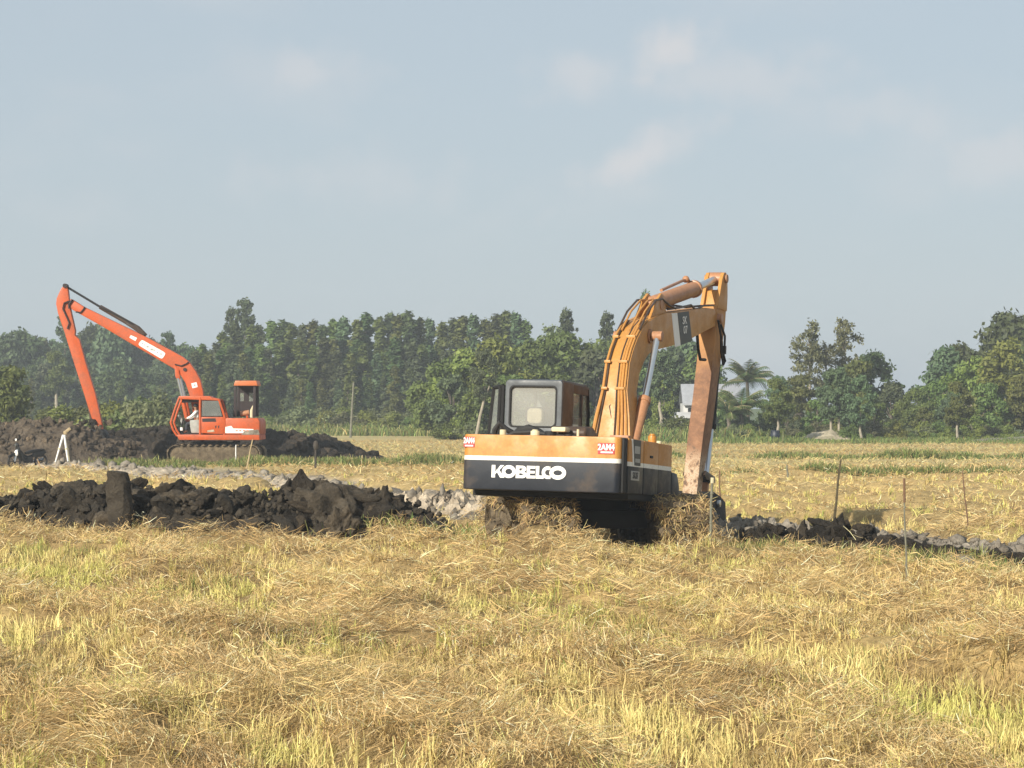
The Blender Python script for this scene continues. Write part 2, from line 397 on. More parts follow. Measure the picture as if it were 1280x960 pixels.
f = ramp(N, L, n.outputs['Fac'], [(0.3, (0.55,)*3), (0.7, (1.35,)*3)]); f2 = ramp(N, L, n2.outputs['Fac'], [(0.3, (0.8,)*3), (0.7, (1.15,)*3)])
c = mixc(N, L, 1.0, a.outputs['Color'], f.outputs['Color'], 'MULTIPLY'); c = mixc(N, L, 1.0, c, f2.outputs['Color'], 'MULTIPLY')
L.new(c, bs.inputs['Base Color']); bs.inputs['Roughness'].default_value = 0.95; bs.inputs['Specular IOR Level'].default_value = 0.1
bump(N, L, n.outputs['Fac'], bs, 0.8, 0.05)
tag(bulk('ground', V, Q, gm, gc, smooth=True), kind='structure')

# ------------------------------------------------------------------ blades: stubble, straw, grass
def blades(P, D, Wd, Ln, bend, C, Tilt):
    """P base (n,3); D azimuth; Wd width; Ln length; bend extra tilt towards the tip; Tilt from vertical. Returns verts, quads(as 2 quads, tip narrow), colours"""
    n = len(P); dx, dy = np.cos(D), np.sin(D)
    def dirv(t): return np.c_[dx*np.sin(t), dy*np.sin(t), np.cos(t)]
    d1, d2 = dirv(Tilt), dirv(Tilt+bend)
    fa = rng.uniform(0, 2*math.pi, n)          # the blade's flat side faces any way
    sx = np.c_[np.cos(fa), np.sin(fa), np.zeros(n)]
    sx = sx - d1*np.sum(sx*d1, 1)[:, None]; sx /= np.linalg.norm(sx, axis=1)[:, None]+1e-6
    w = (Wd/2)[:, None]; l = Ln[:, None]
    m = P+d1*l*0.5; t = m+d2*l*0.5
    V = np.stack([P-sx*w, P+sx*w, m+sx*w*0.95, m-sx*w*0.95, t+sx*w*0.45, t-sx*w*0.45], 1).reshape(-1, 3)
    b = (np.arange(n)*6)[:, None]
    Q = np.concatenate([b+np.array([[0, 1, 2, 3]]), b+np.array([[3, 2, 4, 5]])], 1).reshape(-1, 4)
    return V, Q, np.repeat(C, 6, 0)
def scatter(n, y0, y1, power, xmargin=1.12):
    """random ground points inside the strip the lens sees, thinning with distance"""
    u = rng.random(n); e = 2-power
    y = (y0**e+u*(y1**e-y0**e))**(1/e)
    half = y*0.4495*1.06/2
    x = (rng.random(n)*2-1)*half
    out = rng.random(n) < 0.24          # the field goes on to both sides, a little thinner
    x = np.where(out, np.sign(x)*(half+rng.random(n)*3.2*(y/15)**.5), x)
    return x, y
def jit(c, n, v=0.18, h=0.05):
    c = np.asarray(c)*np.ones((n, 3))
    return np.clip(c*(1+rng.normal(0, v, (n, 1)))*(1+rng.normal(0, h, (n, 3))), 0.01, 0.9)

TRK = [(0.75, 38.4, 1.9), (2.55, 38.6, 1.6)]
HEAPLINE = [(-11.5, 48.2), (-9.4, 46.6), (-7.4, 45.1), (-4.9, 43.6), (-3.2, 43.1), (-1.3, 43.4)]
def keep_off(x, y, r=0.9):
    return (poly_dist(x, y+0.9, HEAPLINE) > r) & ~((np.abs(x-1.5) < 1.9) & (y > 36.9) & (y < 40.6))

# standing stubble in clumps (rows left by the harvester)
def stubble(nclump, per, y0, y1, wid, ln, pw):
    cx, cy = scatter(nclump, y0, y1, pw)
    s = swath(cx, cy); m = mudmask(cx, cy)
    hol = sstep(.66, .74, fbm(cx*1.25, cy*1.25, 91, 3))
    k = (rng.random(nclump) > np.maximum(s*0.80, hol)) & (m < 0.35) & keep_off(cx, cy, 1.0)
    cx, cy, s = cx[k], cy[k], s[k]
    g = fbm(cx*0.45, cy*0.45, 41); g2 = fbm(cx*1.6, cy*1.6, 43, 2)
    n = len(cx)*per
    bx = np.repeat(cx, per)+rng.normal(0, 0.035, n); by = np.repeat(cy, per)+rng.normal(0, 0.035, n)
    gg = np.repeat(g, per); gg2 = np.repeat(g2, per)
    yel = np.array([0.74, 0.61, 0.25]); grn = np.array([0.58, 0.54, 0.17]); brn = np.array([0.40, 0.285, 0.12]); leafg = np.array([0.24, 0.28, 0.08])
    t = sstep(0.42, 0.62, gg)[:, None]; c = yel*(1-t)+grn*t
    t2 = sstep(0.52, 0.70, gg2)[:, None]; c = c*(1-t2*0.75)+brn*t2*0.75
    gl = (rng.random(n) < 0.02+0.22*sstep(0.60, 0.75, gg))[:, None]; c = np.where(gl, leafg, c)
    c = np.clip(c*(1+rng.normal(0, 0.20, (n, 1))), 0.02, 0.85)
    P = np.c_[bx, by, gz(bx, by)-0.02]
    sc = (by/y0)**0.55
    L_ = ln*rng.uniform(0.55, 1.25, n)*np.repeat(rng.uniform(0.6, 1.15, len(cx)), per)
    L_ = L_*(.55+.45*sstep(1.2, 4.5, poly_dist(bx, by+.9, HEAPLINE)))
    lean = np.repeat(rng.uniform(0, 6.28, len(cx)), per)
    D = lean+rng.normal(0, 0.9, n)
    return blades(P, D, wid*sc*rng.uniform(0.6, 1.4, n), L_, rng.normal(0.25, 0.35, n), c, np.abs(rng.normal(0.16, 0.24, n)))
# threshed straw lying in swaths
def loose(n, y0, y1, wid, ln, pw, upto=0.14, bias=0.25):
    x, y = scatter(n, y0, y1, pw)
    s = swath(x, y); m = mudmask(x, y)
    pile = np.zeros(n)
    for px, py, h, r in PILES: pile += np.exp(-((x-px)**2+(y-py)**2)/(r*r*1.2))
    s = np.clip(s+pile, 0, 1)
    hol = sstep(.66, .74, fbm(x*1.25, y*1.25, 91, 3))
    k = (rng.random(n) < (bias+(1-bias)*s)*(1-.8*hol)) & (rng.random(n) > m*1.12) & keep_off(x, y, 0.75)
    x, y, s = x[k], y[k], s[k]; n = len(x)
    g = fbm(x*1.1, y*1.1, 51); g2 = fbm(x*3.1, y*3.1, 53, 2)
    c1 = np.array([0.68, 0.49, 0.225]); c2 = np.array([0.47, 0.32, 0.145]); c3 = np.array([0.80, 0.66, 0.38])
    t = sstep(0.35, 0.68, g)[:, None]; c = c1*(1-t)+c2*t
    t = (rng.random(n) < 0.16)[:, None]; c = np.where(t, c3, c)
    c = np.clip(c*(1+rng.normal(0, 0.28, (n, 1))), 0.02, 0.85)
    sc = (y/y0)**0.55
    z = gz(x, y)+s*upto*rng.random(n)*(0.2+2.0*sstep(.3, .75, g2))+0.01
    flow = fbm(x*0.42, y*0.42, 55, 2)*11.0
    return blades(np.c_[x, y, z], flow+rng.normal(0, 0.42, n)+np.where(rng.random(n) < 0.5, math.pi, 0), wid*sc*rng.uniform(0.6, 1.4, n), ln*rng.uniform(0.5, 1.4, n)*sc**0.5,
                  rng.normal(0.15, 0.35, n), c, np.clip(rng.normal(1.42, 0.24, n), 0.6, 1.75))
def emit(name, label, cat, sets):
    Vs, Qs, Cs, o = [], [], [], 0
    for v, q, c in sets: Vs.append(v); Qs.append(q+o); Cs.append(c); o += len(v)
    return tag(bulk(name, np.concatenate(Vs), np.concatenate(Qs), M['straw'], np.concatenate(Cs)), label, cat, kind='stuff')
emit('stubble', 'standing yellow green rice stubble across the near field', 'stubble',
     [stubble(16000, 12, 14.2, 46, 0.007, 0.20, 1.35), stubble(6200, 8, 44, 80, 0.018, 0.20, 1.2)])
emit('loose_straw', 'threshed tan straw lying in swaths over the near field', 'straw',
     [loose(370000, 14.2, 46, 0.0052, 0.165, 1.35), loose(85000, 44, 95, 0.014, 0.20, 1.2, 0.10, 0.5)])
# straw of the far strips: broad flattened wisps
x, y = scatter(70000, 80, 172, 0.9)
k = (mudmask(x, y) < 0.4); x, y = x[k], y[k]; n = len(x)
far_c = np.where((fbm(x*0.08, y*0.35, 61) > 0.52)[:, None], (0.54, 0.44, 0.20), (0.43, 0.31, 0.13))
emit('far_straw', 'pale yellow straw over the far rice strips', 'straw',
     [blades(np.c_[x, y, gz(x, y)], rng.uniform(0, 6.28, n), rng.uniform(0.02, 0.045, n), rng.uniform(0.12, 0.34, n), rng.normal(0.3, 0.3, n), jit(far_c, n, 0.16), np.clip(rng.normal(1.15, 0.3, n), 0.2, 1.6))])

def grass_strip(name, label, pts, halfw, n, h, wid, cols, patch=0.0, tilt=0.25):
    """grass along a bund: points strewn round a polyline"""
    seg = [np.array(p, float) for p in pts]; ln = [np.linalg.norm(b-a) for a, b in zip(seg[:-1], seg[1:])]
    pk = rng.choice(len(ln), n, p=np.array(ln)/sum(ln)); t = rng.random(n)
    A = np.array(seg)[pk]; Bp = np.array(seg)[pk+1]; p = A+(Bp-A)*t[:, None]
    x = p[:, 0]+rng.normal(0, halfw*0.5, n); y = p[:, 1]+rng.normal(0, halfw*0.5, n)
    f = fbm(x*0.30, y*0.30, 71)
    k = f > patch; x, y, f = x[k], y[k], f[k]; n = len(x)
    c = np.array(cols)[rng.integers(0, len(cols), n)]
    off = np.exp(-((np.hypot(*(np.c_[x, y]-p[k]).T))/halfw)**2)
    hh = h*(0.45+1.1*np.clip((f-patch)*2.2, 0, 1))*rng.uniform(0.5, 1.2, n)
    return emit(name, label, 'grass', [blades(np.c_[x, y, gz(x, y)-0.03], rng.uniform(0, 6.28, n), wid*rng.uniform(0.6, 1.4, n), hh, rng.normal(0.4, 0.3, n), jit(c, n, 0.2, 0.08), np.abs(rng.normal(tilt, 0.2, n)))])
GR = [(0.13, 0.19, 0.05), (0.18, 0.22, 0.06), (0.26, 0.27, 0.09), (0.10, 0.15, 0.04)]
GS = [(0.27, 0.26, 0.10), (0.36, 0.31, 0.13), (0.17, 0.19, 0.065), (0.13, 0.16, 0.05)]
grass_strip('bund_grass', 'green grass along the low bund in front of the orange excavator', [(-17, 97.5), (-9, 96), (-2, 95.5)], 1.8, 14000, 0.42, 0.032, GR+GS+GS, 0.42)
grass_strip('bund_grass', 'green grass on the nearer bund of the straw field at right', [(3, 84), (12, 82.5), (24, 81.5)], 0.8, 9000, 0.40, 0.03, GR+GS, 0.46)
grass_strip('bund_grass', 'green grass on the farther bund of the straw field at right', [(6, 113), (18, 110), (32, 109)], 1.2, 9000, 0.45, 0.04, GR+GS, 0.46)
grass_strip('bund_grass', 'green grass strip between far field and woodland at right', [(8, 163), (24, 162), (46, 161)], 4.0, 22000, 0.30, 0.055, GR+GR+GS[2:], 0.2)
grass_strip('bund_grass', 'green grass strip below the dark woodland at left', [(-52, 205), (-20, 210), (4, 200), (12, 165)], 6.0, 22000, 0.8, 0.08, GR+GS, 0.2)
grass_strip('weeds', 'sparse green weeds at the field edge in front of the right mud clods', [(3.4, 36.6), (5.0, 37.0), (6.6, 35.2), (8.0, 32.5)], 0.8, 5000, 0.28, 0.012, [(0.24, 0.25, 0.08), (0.33, 0.31, 0.11), (0.42, 0.36, 0.15), (0.14, 0.18, 0.05), (0.45, 0.36, 0.17)], 0.24)
grass_strip('weeds', 'green weeds at the foot of the near mud heap', [(-9.6, 44.6), (-7.2, 43.2), (-4.6, 41.9), (-2.6, 41.7), (-0.6, 41.6), (0.2, 39.0)], 0.6, 3000, 0.30, 0.016, [(0.15, 0.21, 0.05), (0.24, 0.27, 0.08), (0.36, 0.32, 0.12)], 0.38)

# ------------------------------------------------------------------ mud clods and heaps
def clod_mesh(name, mt, seed, sub=2, stretch=(1, 1, 1), planes=12, rough=0.27):
    r = np.random.default_rng(seed); bm = bmesh.new(); bmesh.ops.create_icosphere(bm, subdivisions=sub, radius=1)
    nn = r.normal(size=(planes, 3)); nn /= np.linalg.norm(nn, axis=1)[:, None]; dd = r.uniform(0.55, 0.95, planes)
    co = np.array([v.co for v in bm.verts]); co /= np.linalg.norm(co, axis=1)[:, None]
    dot = co @ nn.T; rad = np.min(np.where(dot > 0.05, dd/np.maximum(dot, 0.05), 9), 1); rad = np.minimum(rad, 1.15)
    rad *= 1+rough*2*(fbm(co[:, 0]*2.3+seed, co[:, 1]*2.3+co[:, 2]*1.7, seed % 50, 5)-0.5)*1.6
    co = co*rad[:, None]*np.array(stretch)
    for v, p in zip(bm.verts, co): v.co = p
    me = bpy.data.meshes.new(name); bm.to_mesh(me); bm.free()
    me.polygons.foreach_set('use_smooth', [True]*len(me.polygons)); me.set_sharp_from_angle(angle=R(58)); me.materials.append(mt)
    return me
dark_clods = [clod_mesh('clod', M['darkmud'], 100+i, 3, (1, random.uniform(.5, .9), random.uniform(.35, .8))) for i in range(16)]
slab_clods = [clod_mesh('clod', M['slabmud'], 140+i, 3, (1, random.uniform(.5, .9), random.uniform(.3, .7))) for i in range(8)]
grey_clods = [clod_mesh('clod', M['greymud'], 180+i, 2, (1, random.uniform(.7, 1), random.uniform(.4, .7))) for i in range(10)]
def put(me, name, parent, loc, size, rot=None):
    o = link(name, me, parent); o.location = loc
    o.scale = (size,)*3 if isinstance(size, (int, float)) else size
    o.rotation_euler = rot if rot is not None else (random.uniform(-.6, .6), random.uniform(-.6, .6), random.uniform(0, 6.28))
    return o
def ridge_mesh(name, line, hfun, halfw, mt, parent, nl=90, nw=26, sd=3, amp=0.35, freq=1.6, base=-0.12):
    """a heap: a bumpy ridge along a line, ground level at both feet"""
    P = [Vector((*p, 0)) for p in line]; ln = [(b-a).length for a, b in zip(P[:-1], P[1:])]; tot = sum(ln)
    vs = []
    for i in range(nl):
        s = tot*i/(nl-1); k = 0
        while k < len(ln)-1 and s > ln[k]: s -= ln[k]; k += 1
        c = P[k].lerp(P[k+1], min(1, s/ln[k])); t = (P[min(k+1, len(P)-1)]-P[k]).normalized(); nrm = Vector((-t.y, t.x, 0))
        u = i/(nl-1); h = hfun(u); w = halfw*(0.35+0.65*min(1, h/max(1e-3, max(hfun(.3), hfun(.5)))))
        for j in range(nw):
            v = 2*j/(nw-1)-1; p = c+nrm*v*w; e = math.cos(v*math.pi/2)**0.8
            nz = float(fbm(np.array(p.x*freq), np.array(p.y*freq), sd, 5))-0.5; nz2 = float(fbm(np.array(p.x*freq*3), np.array(p.y*freq*3), sd+4, 3))-0.5
            vs.append((p.x+nz2*0.25*w*0.3, p.y+nz*0.25*w*0.4, base+h*e*(1+nz*amp*2+nz2*amp)))
    fs = [(i*nw+j, i*nw+j+1, (i+1)*nw+j+1, (i+1)*nw+j) for i in range(nl-1) for j in range(nw-1)]
    b = B(); b.faces(vs, fs); o = b.done(name, mt, parent, ang=50)
    return o
def lerpf(pts):
    xs, ys = zip(*pts); return lambda u: float(np.interp(u, xs, ys))

h1 = empty('mud_heap', (0, -0.9, 0)); tag(h1, 'long dark heap of freshly dug wet clay clods in front of the yellow excavator', 'mud heap')
hf = lerpf([(0, 0.40), (.10, 0.55), (.22, 0.85), (.36, 0.98), (.50, 0.95), (.62, 0.92), (.70, 0.95), (.80, 1.0), (.86, .92), (.92, 0.80), (1.0, 0.40)])
ridge_mesh('core', HEAPLINE, lambda u: hf(u)*.86, 1.25, M['darkmud'], h1, 190, 34, 3, 0.5, 2.6)
hp = [Vector((*p, 0)) for p in HEAPLINE]; hl = [(b-a).length for a, b in zip(hp[:-1], hp[1:])]; ht = sum(hl)
def along(u):
    s = u*ht; k = 0
    while k < len(hl)-1 and s > hl[k]: s -= hl[k]; k += 1
    t = (hp[k+1]-hp[k]).normalized(); return hp[k].lerp(hp[k+1], min(1, s/hl[k])), Vector((-t.y, t.x, 0))
for i in range(296):
    u = random.random(); v = random.uniform(-1.0, 0.35); c, nr = along(u)
    if nr.y > 0: nr = -nr
    h = hf(u); p = c - nr*v*1.15
    e = max(0, math.cos(v*math.pi/2))**0.8
    sz = random.choice([.08, .11, .14, .18, .22, .28])*random.uniform(.8, 1.2)
    put(random.choice(dark_clods if random.random() < .5 else slab_clods), 'clod', h1, (p.x, p.y, -0.08+h*e*0.97+random.uniform(-.03, .09)), (sz*random.uniform(.9, 1.4), sz, sz*random.uniform(.8, 1.2)), (random.uniform(-.8, .8), random.uniform(-.8, .8), random.uniform(0, 6.28)))
# the lumps one can pick out: upright slab, spike, big rounded lump, square lump, sliding tail
rs_ = []
for z_, hw_, sh_ in ((0, .17, .03), (.15, .185, .02), (.32, .20, .0), (.5, .205, .0), (.68, .20, -.01), (.84, .205, -.02), (.98, .195, -.03), (1.10, .20, -.03), (1.20, .18, -.045), (1.27, .17, -.05), (1.33, .12, -.09)):
    j_ = lambda: random.uniform(-.028, .028)
    rs_.append([(-hw_+sh_+j_(), -.10+j_(), z_+j_()), (-.05+sh_+j_(), -.135+j_(), z_+j_()), (hw_*.6+sh_+j_(), -.12+j_(), z_+j_()), (hw_+sh_+j_(), -.02+j_(), z_+j_()), (hw_+sh_+j_(), .12, z_+j_()), (-hw_+sh_+j_(), .12, z_+j_())])
b = B(); b.loft(rs_)
o = b.done('clod', M['slabmud'], h1, 0.012, 1, 20); o.location = (-7.33, 43.55, -0.03); o.rotation_euler = (R(-3), R(-2), R(-14)); tag(o, 'upright sheared slab of clay standing like a post')
big = clod_mesh('clod', M['slabmud'], 301, 5, (1, .8, .78), 16, .34)
o = put(big, 'clod', h1, (-3.38, 42.85, .46), (.82, .75, .88), (R(8), R(14), R(15))); tag(o, 'largest rounded lump of clay')
o = put(big, 'clod', h1, (-3.05, 42.25, .30), (.52, .45, .40), (R(-30), R(30), R(70)))
o = put(clod_mesh('clod', M['darkmud'], 302, 4, (1, .8, .9), 12, .30), 'clod', h1, (-2.35, 42.95, .46), (.50, .50, .62), (R(4), R(-6), R(40))); tag(o, 'squarish lump of clay at the right part of the heap')
o = put(dark_clods[3], 'clod', h1, (-1.45, 42.7, .22), (.80, .45, .34), (R(6), R(24), R(-20)))
o = put(dark_clods[5], 'clod', h1, (-1.85, 42.7, .34), (.46, .42, .40), (R(6), R(14), R(30)))
b = B(); b.loft([[(-.30, -.2, 0), (.28, -.22, 0), (.30, .2, 0), (-.28, .22, 0)], [(-.29, -.2, .2), (.26, -.2, .16), (.26, .2, .16), (-.27, .2, .2)], [(-.17, -.1, .33), (.10, -.1, .26), (.1, .1, .26), (-.15, .1, .33)], [(-.10, -.04, .46), (-.03, -.04, .45), (-.03, .04, .45), (-.10, .04, .46)]])
o = b.done('clod', M['darkmud'], h1, 0.04, 2); o.location = (-3.86, 43.1, .96); o.scale = (.72, .72, .85); tag(o, 'pointed clod on top of the largest lump')

h2 = empty('mud_heap', (0, 0, 0)); tag(h2, 'low dark row of clay clods right of the yellow excavator', 'mud heap')
L2 = [(3.95, 39.3), (4.85, 39.1), (5.65, 38.4), (6.4, 37.1), (7.0, 35.5), (7.7, 34.0), (8.5, 32.6)]
hf2 = lerpf([(0, .42), (.12, .50), (.26, .56), (.33, .42), (.45, .26), (.6, .30), (.75, .30), (.9, .32), (1, .3)])
ridge_mesh('core', L2, hf2, .55, M['darkmud'], h2, 150, 26, 9, .75, 4.5)
hp2 = hp; hp = [Vector((*p, 0)) for p in L2]; hl = [(b_-a_).length for a_, b_ in zip(hp[:-1], hp[1:])]; ht = sum(hl)
for i in range(130):
    u = random.random(); c, nr = along(u); v = random.uniform(-.5, .5); p = c+nr*v
    sz = random.choice([.07, .10, .13, .17])*random.uniform(.8, 1.3)
    put(random.choice(dark_clods), 'clod', h2, (p.x, p.y, -.06+hf2(u)*max(0, math.cos(v*2.2))), (sz*1.4, sz, sz*.9))
put(dark_clods[2], 'clod', h2, (5.47, 38.6, .40), (.16, .12, .24), (R(10), R(-14), 0))

# drying grey clods of the dug strip
gs = empty('mud_strip', (0, 0, 0)); gs['kind'] = 'structure'
cnt = 0
while cnt < 290:
    t = random.random(); k = random.randint(2, 7); (ax, ay), (bx, by) = MUD[k], MUD[k+1]
    x = ax+(bx-ax)*t+random.gauss(0, 1.2); y = ay+(by-ay)*t+random.gauss(0, .9)
    if y > 72 or abs(x) > y*.24 or (y < 44 and poly_dist(np.array(x), np.array(y), HEAPLINE) < 1.3) or (abs(x-1.4) < 1.8 and 36.5 < y < 41): continue
    if float(mudmask(np.array(x), np.array(y))) < .3: continue
    sz = random.choice([.08, .11, .14, .19, .26])*random.uniform(.8, 1.2)
    put(random.choice(grey_clods), 'clod', gs, (x, y, float(gz(x, y))+sz*.15), (sz*1.3, sz, sz*.8)); cnt += 1
for (x, y, s) in [(6.9, 34.4, .38), (7.4, 33.6, .34), (7.5, 34.6, .30), (6.5, 35.4, .26), (3.3, 40.9, .3), (3.7, 40.5, .26), (5.9, 41.5, .35), (6.9, 40.5, .34), (3.4, 43.0, .32), (3.9, 44.2, .4), (4.5, 43.2, .3), (-.75, 46.2, .24)]:
    put(random.choice(grey_clods), 'clod', gs, (x, y, float(gz(x, y))+s*.2), (s*1.5, s, s*.8), (random.uniform(-.3, .3), random.uniform(-.3, .3), random.uniform(0, 6)))

ridge_mesh('spoil', [(2.9, 40.8), (3.7, 42.4), (4.6, 42.8), (5.6, 42.0), (6.6, 40.2), (7.6, 38.2), (8.6, 36.2), (9.6, 34.4)], lerpf([(0, .28), (.15, .38), (.35, .34), (.5, .28), (.7, .28), (1, .28)]), 1.2, M['greymud'], gs, 220, 40, 44, .75, 5.0)
ridge_mesh('spoil', [(-3.6, 55.5), (-1.9, 52), (-.6, 49.5), (.3, 47.4), (1.6, 45)], lerpf([(0, .3), (.3, .50), (.6, .50), (.8, .4), (1, .3)]), 1.6, M['greymud'], gs, 200, 40, 48, .75, 4.0)
ridge_mesh('spoil', [(-20, 98), (-14, 88), (-9, 77), (-6, 69), (-4, 62)], lerpf([(0, .2), (.5, .22), (1, .25)]), 1.5, M['greymud'], gs, 240, 30, 49, 1.1, 2.4)
# crumbs: small broken clay and dry lumps too many to count
def crumbs(name, label, pos, size, mt, cat='clods'):
    n = len(pos); ico = np.array([(0, 0, 1), (.89, 0, .45), (.28, .85, .45), (-.72, .53, .45), (-.72, -.53, .45), (.28, -.85, .45), (.72, .53, -.45), (-.28, .85, -.45), (-.89, 0, -.45), (-.28, -.85, -.45), (.72, -.53, -.45), (0, 0, -1)])
    fc = np.array([(0, 1, 2), (0, 2, 3), (0, 3, 4), (0, 4, 5), (0, 5, 1), (1, 6, 2), (2, 7, 3), (3, 8, 4), (4, 9, 5), (5, 10, 1), (6, 7, 2), (7, 8, 3), (8, 9, 4), (9, 10, 5), (10, 6, 1), (11, 7, 6), (11, 8, 7), (11, 9, 8), (11, 10, 9), (11, 6, 10)])
    v = ico[None]*(size[:, None, None]*rng.uniform(.5, 1.5, (n, 12, 1)))*rng.uniform(.5, 1.3, (n, 1, 3)); v = v+pos[:, None, :]
    o = bulk(name, v.reshape(-1, 3), (fc[None]+(np.arange(n)*12)[:, None, None]).reshape(-1, 3), mt, smooth=True); return tag(o, label, cat, kind='stuff')
for sp_ in [o for o in bpy.data.objects if o.name.startswith('spoil')]:
    co = np.empty(len(sp_.data.vertices)*3, np.float32); sp_.data.vertices.foreach_get('co', co); co = co.reshape(-1, 3)
    co = co[co[:, 2] > 0.02]; co = co[rng.integers(0, len(co), 900 if co[:, 1].mean() < 60 else 260)]
    cc_ = crumbs('clod_cover', None, co+rng.normal(0, .03, co.shape), (rng.random(len(co))**2.2*.13+.025)*(co[:, 1]/42)**.6, M['greymud'], None); cc_.parent = gs
n = 4600; tt = rng.random(n)*7; kk = tt.astype(int); MP = np.array(MUD)[1:]
px = MP[kk]+(MP[kk+1]-MP[kk])*(tt-kk)[:, None]+rng.normal(0, 1.5, (n, 2)); k_ = (mudmask(px[:, 0], px[:, 1]) > .25) & (rng.random(n) < .25+1.5*(fbm(px[:, 0]*.7, px[:, 1]*.7, 77)-.3)); px = px[k_]
crumbs('grey_crumbs', 'dry pale grey lumps scattered along the dug strip', np.c_[px, gz(px[:, 0], px[:, 1])+.01], rng.uniform(.15, 1.0, len(px))**1.6*.15*(px[:, 1]/40)**.5, M['greymud'])
n = 800; uu = rng.random(n)*5; kk = uu.astype(int); HP = np.array(HEAPLINE); px = HP[kk]+(HP[kk+1]-HP[kk])*(uu-kk)[:, None]; vv = rng.uniform(-1.25, .6, n)
hh = np.array([hf(min(1, u/5)) for u in uu])*np.maximum(0, np.cos(vv*1.45))**.8
crumbs('clay_crumbs', 'small dark crumbs of clay over the near heap', np.c_[px[:, 0]+vv*.52, px[:, 1]+vv*.85-.9, -.06+hh*1.0+rng.uniform(-.04, .08, n)], rng.uniform(.025, .075, n), M['slabmud'])

# ------------------------------------------------------------------ banks and heaps by the orange excavator
bank = empty('earth_bank', (0, 0, 0)); tag(bank, 'tall brown grey bank of drying dug earth at the far left behind the motorcycle', 'earth bank')
ridge_mesh('core', [(-30, 103.5), (-24, 102.6), (-20, 102.2), (-16.5, 102.8)], lerpf([(0, 2.1), (.3, 2.1), (.55, 2.0), (.75, 1.9), (.86, 1.45), (1, .8)]), 4.2, M['bankmud'], bank, 260, 70, 15, .20, 2.0)
bank_clods = [clod_mesh('clod', M['bankmud'], 400+i, 2, (1, .8, .8)) for i in range(6)] + [clod_mesh('clod', M['farmud'], 420+i, 2, (1, .8, .8)) for i in range(4)]
for i in range(170):
    x = random.uniform(-25.5, -16.5); v = random.uniform(.0, 3.6); y = 102.4-v
    z = 2.0*max(0, math.cos(v/4.2*math.pi/2))**.8-.15 if x < -18 else .9*max(0, math.cos(v/4.2*1.57))
    sz = random.uniform(.05, .19); put(random.choice(bank_clods if x > -19.5 else bank_clods[:6]), 'clod', bank, (x, y, z), (sz, sz, sz*1.3))
fh = empty('mud_heap', (0, 0, 0)); tag(fh, 'dark mound of dug mud right behind the orange excavator', 'mud heap')
hf3 = lerpf([(0, 1.3), (.2, 1.5), (.45, 1.5), (.62, 1.45), (.76, 1.25), (.86, .85), (.94, .5), (1, .15)])
ridge_mesh('core', [(-20, 108.5), (-14, 108), (-9.5, 108), (-5.9, 108)], hf3, 3.0, M['farmud'], fh, 170, 36, 25, .34, 1.5)
for i in range(160):
    u = random.random(); x = -20+14*u; v = random.uniform(-.3, 2.6)
    z = hf3(u)*max(0, math.cos(max(v, 0)/3*1.57))**.8-.12
    sz = random.uniform(.12, .32); put(random.choice(bank_clods[6:]), 'clod', fh, (x, 108-v, z), (sz*1.3, sz, sz))
for (x, y, wx, h, lb) in [(23.0, 167.0, 2.6, 0.95, 'pale sand heap under the twin grey trunks at the woodland edge'), (36.6, 164, 5.5, .55, 'long low pale sand heap at the woodland edge at far right')]:
    o = ridge_mesh('sand_heap', [(x-wx, y), (x, y), (x+wx, y)], lerpf([(0, .1), (.3, h*.8), (.55, h), (.8, h*.7), (1, .1)]), 2.2, M['sand'], None, 60, 16, 8, .15, .8); tag(o, lb, 'sand heap')

# ------------------------------------------------------------------ the yellow excavator
EX = empty('excavator', (1.366, 38.731, 0)); tag(EX, 'yellow and navy crawler excavator seen from behind with its boom arched to the right', 'excavator')
BR = (-0.060, 0.015, -R(20.5))         # nose-down lean of the upper works, then their heading
TR = (0.0, 0.0, R(11))                 # heading of the tracks
W2 = 1.36
def part(b, name, m, bev=0.0, seg=2, parent=EX, ang=35):
    return b.done(name, M[m], parent, bev, seg, ang, rot=BR if parent is EX else None)
def rounded_plan(x0, x1, y0, y1, r, n=5, front_round=False):
    pts = []
    cs = [(x0+r, y0+r, 180), (x1-r, y0+r, 270)]
    for cx, cy, a0 in cs:
        for k in range(n+1):
            a = R(a0+90*k/n); pts.append((cx+r*math.cos(a), cy+r*math.sin(a)))
    pts += [(x1, y1), (x0, y1)]
    return pts
cw = part(B().prism(rounded_plan(-W2, 1.30, -2.70, -2.28, .10), .99, 1.875, 'z'), 'counterweight', 'band', .025)
# dark upright seam between counterweight and side panel, and right-hand side panels
part(B().bb(1.24, 1.335, -2.60, -2.40, 1.0, 1.87), 'corner_post', 'black', .01)
p1 = part(B().bb(.9, W2, -2.42, -1.62, 1.0, 1.872), 'side_panel', 'sideband', .02)
p2 = part(B().bb(.9, W2+.004, -1.60, -.80, 1.0, 1.868), 'side_panel', 'sideband', .02)
p3 = part(B().bb(.9, W2, -.78, -.02, 1.0, 1.865), 'side_panel', 'sideband', .02)
part(B().bb(-W2, -.9, -2.25, -.80, 1.0, 1.86), 'side_panel', 'sideband', .02)
part(B().prism([(-.02, .99), (.45, .99), (.45, 1.18), (.30, 1.40), (-.02, 1.42)], .92, W2+.01), 'tool_box', 'navy', .03)
part(B().bb(-.92, .92, -2.3, -.5, 1.02, 1.84), 'engine_house', 'yel', .02)
part(B().bb(-W2, 1.3, -2.2, 1.55, .90, 1.03), 'deck_frame', 'black', .02)
for lx in (1.1,):
    hnd = part(B().bb(W2, W2+.02, -1.30, -1.16, 1.60, 1.64), 'latch', 'black', .005)
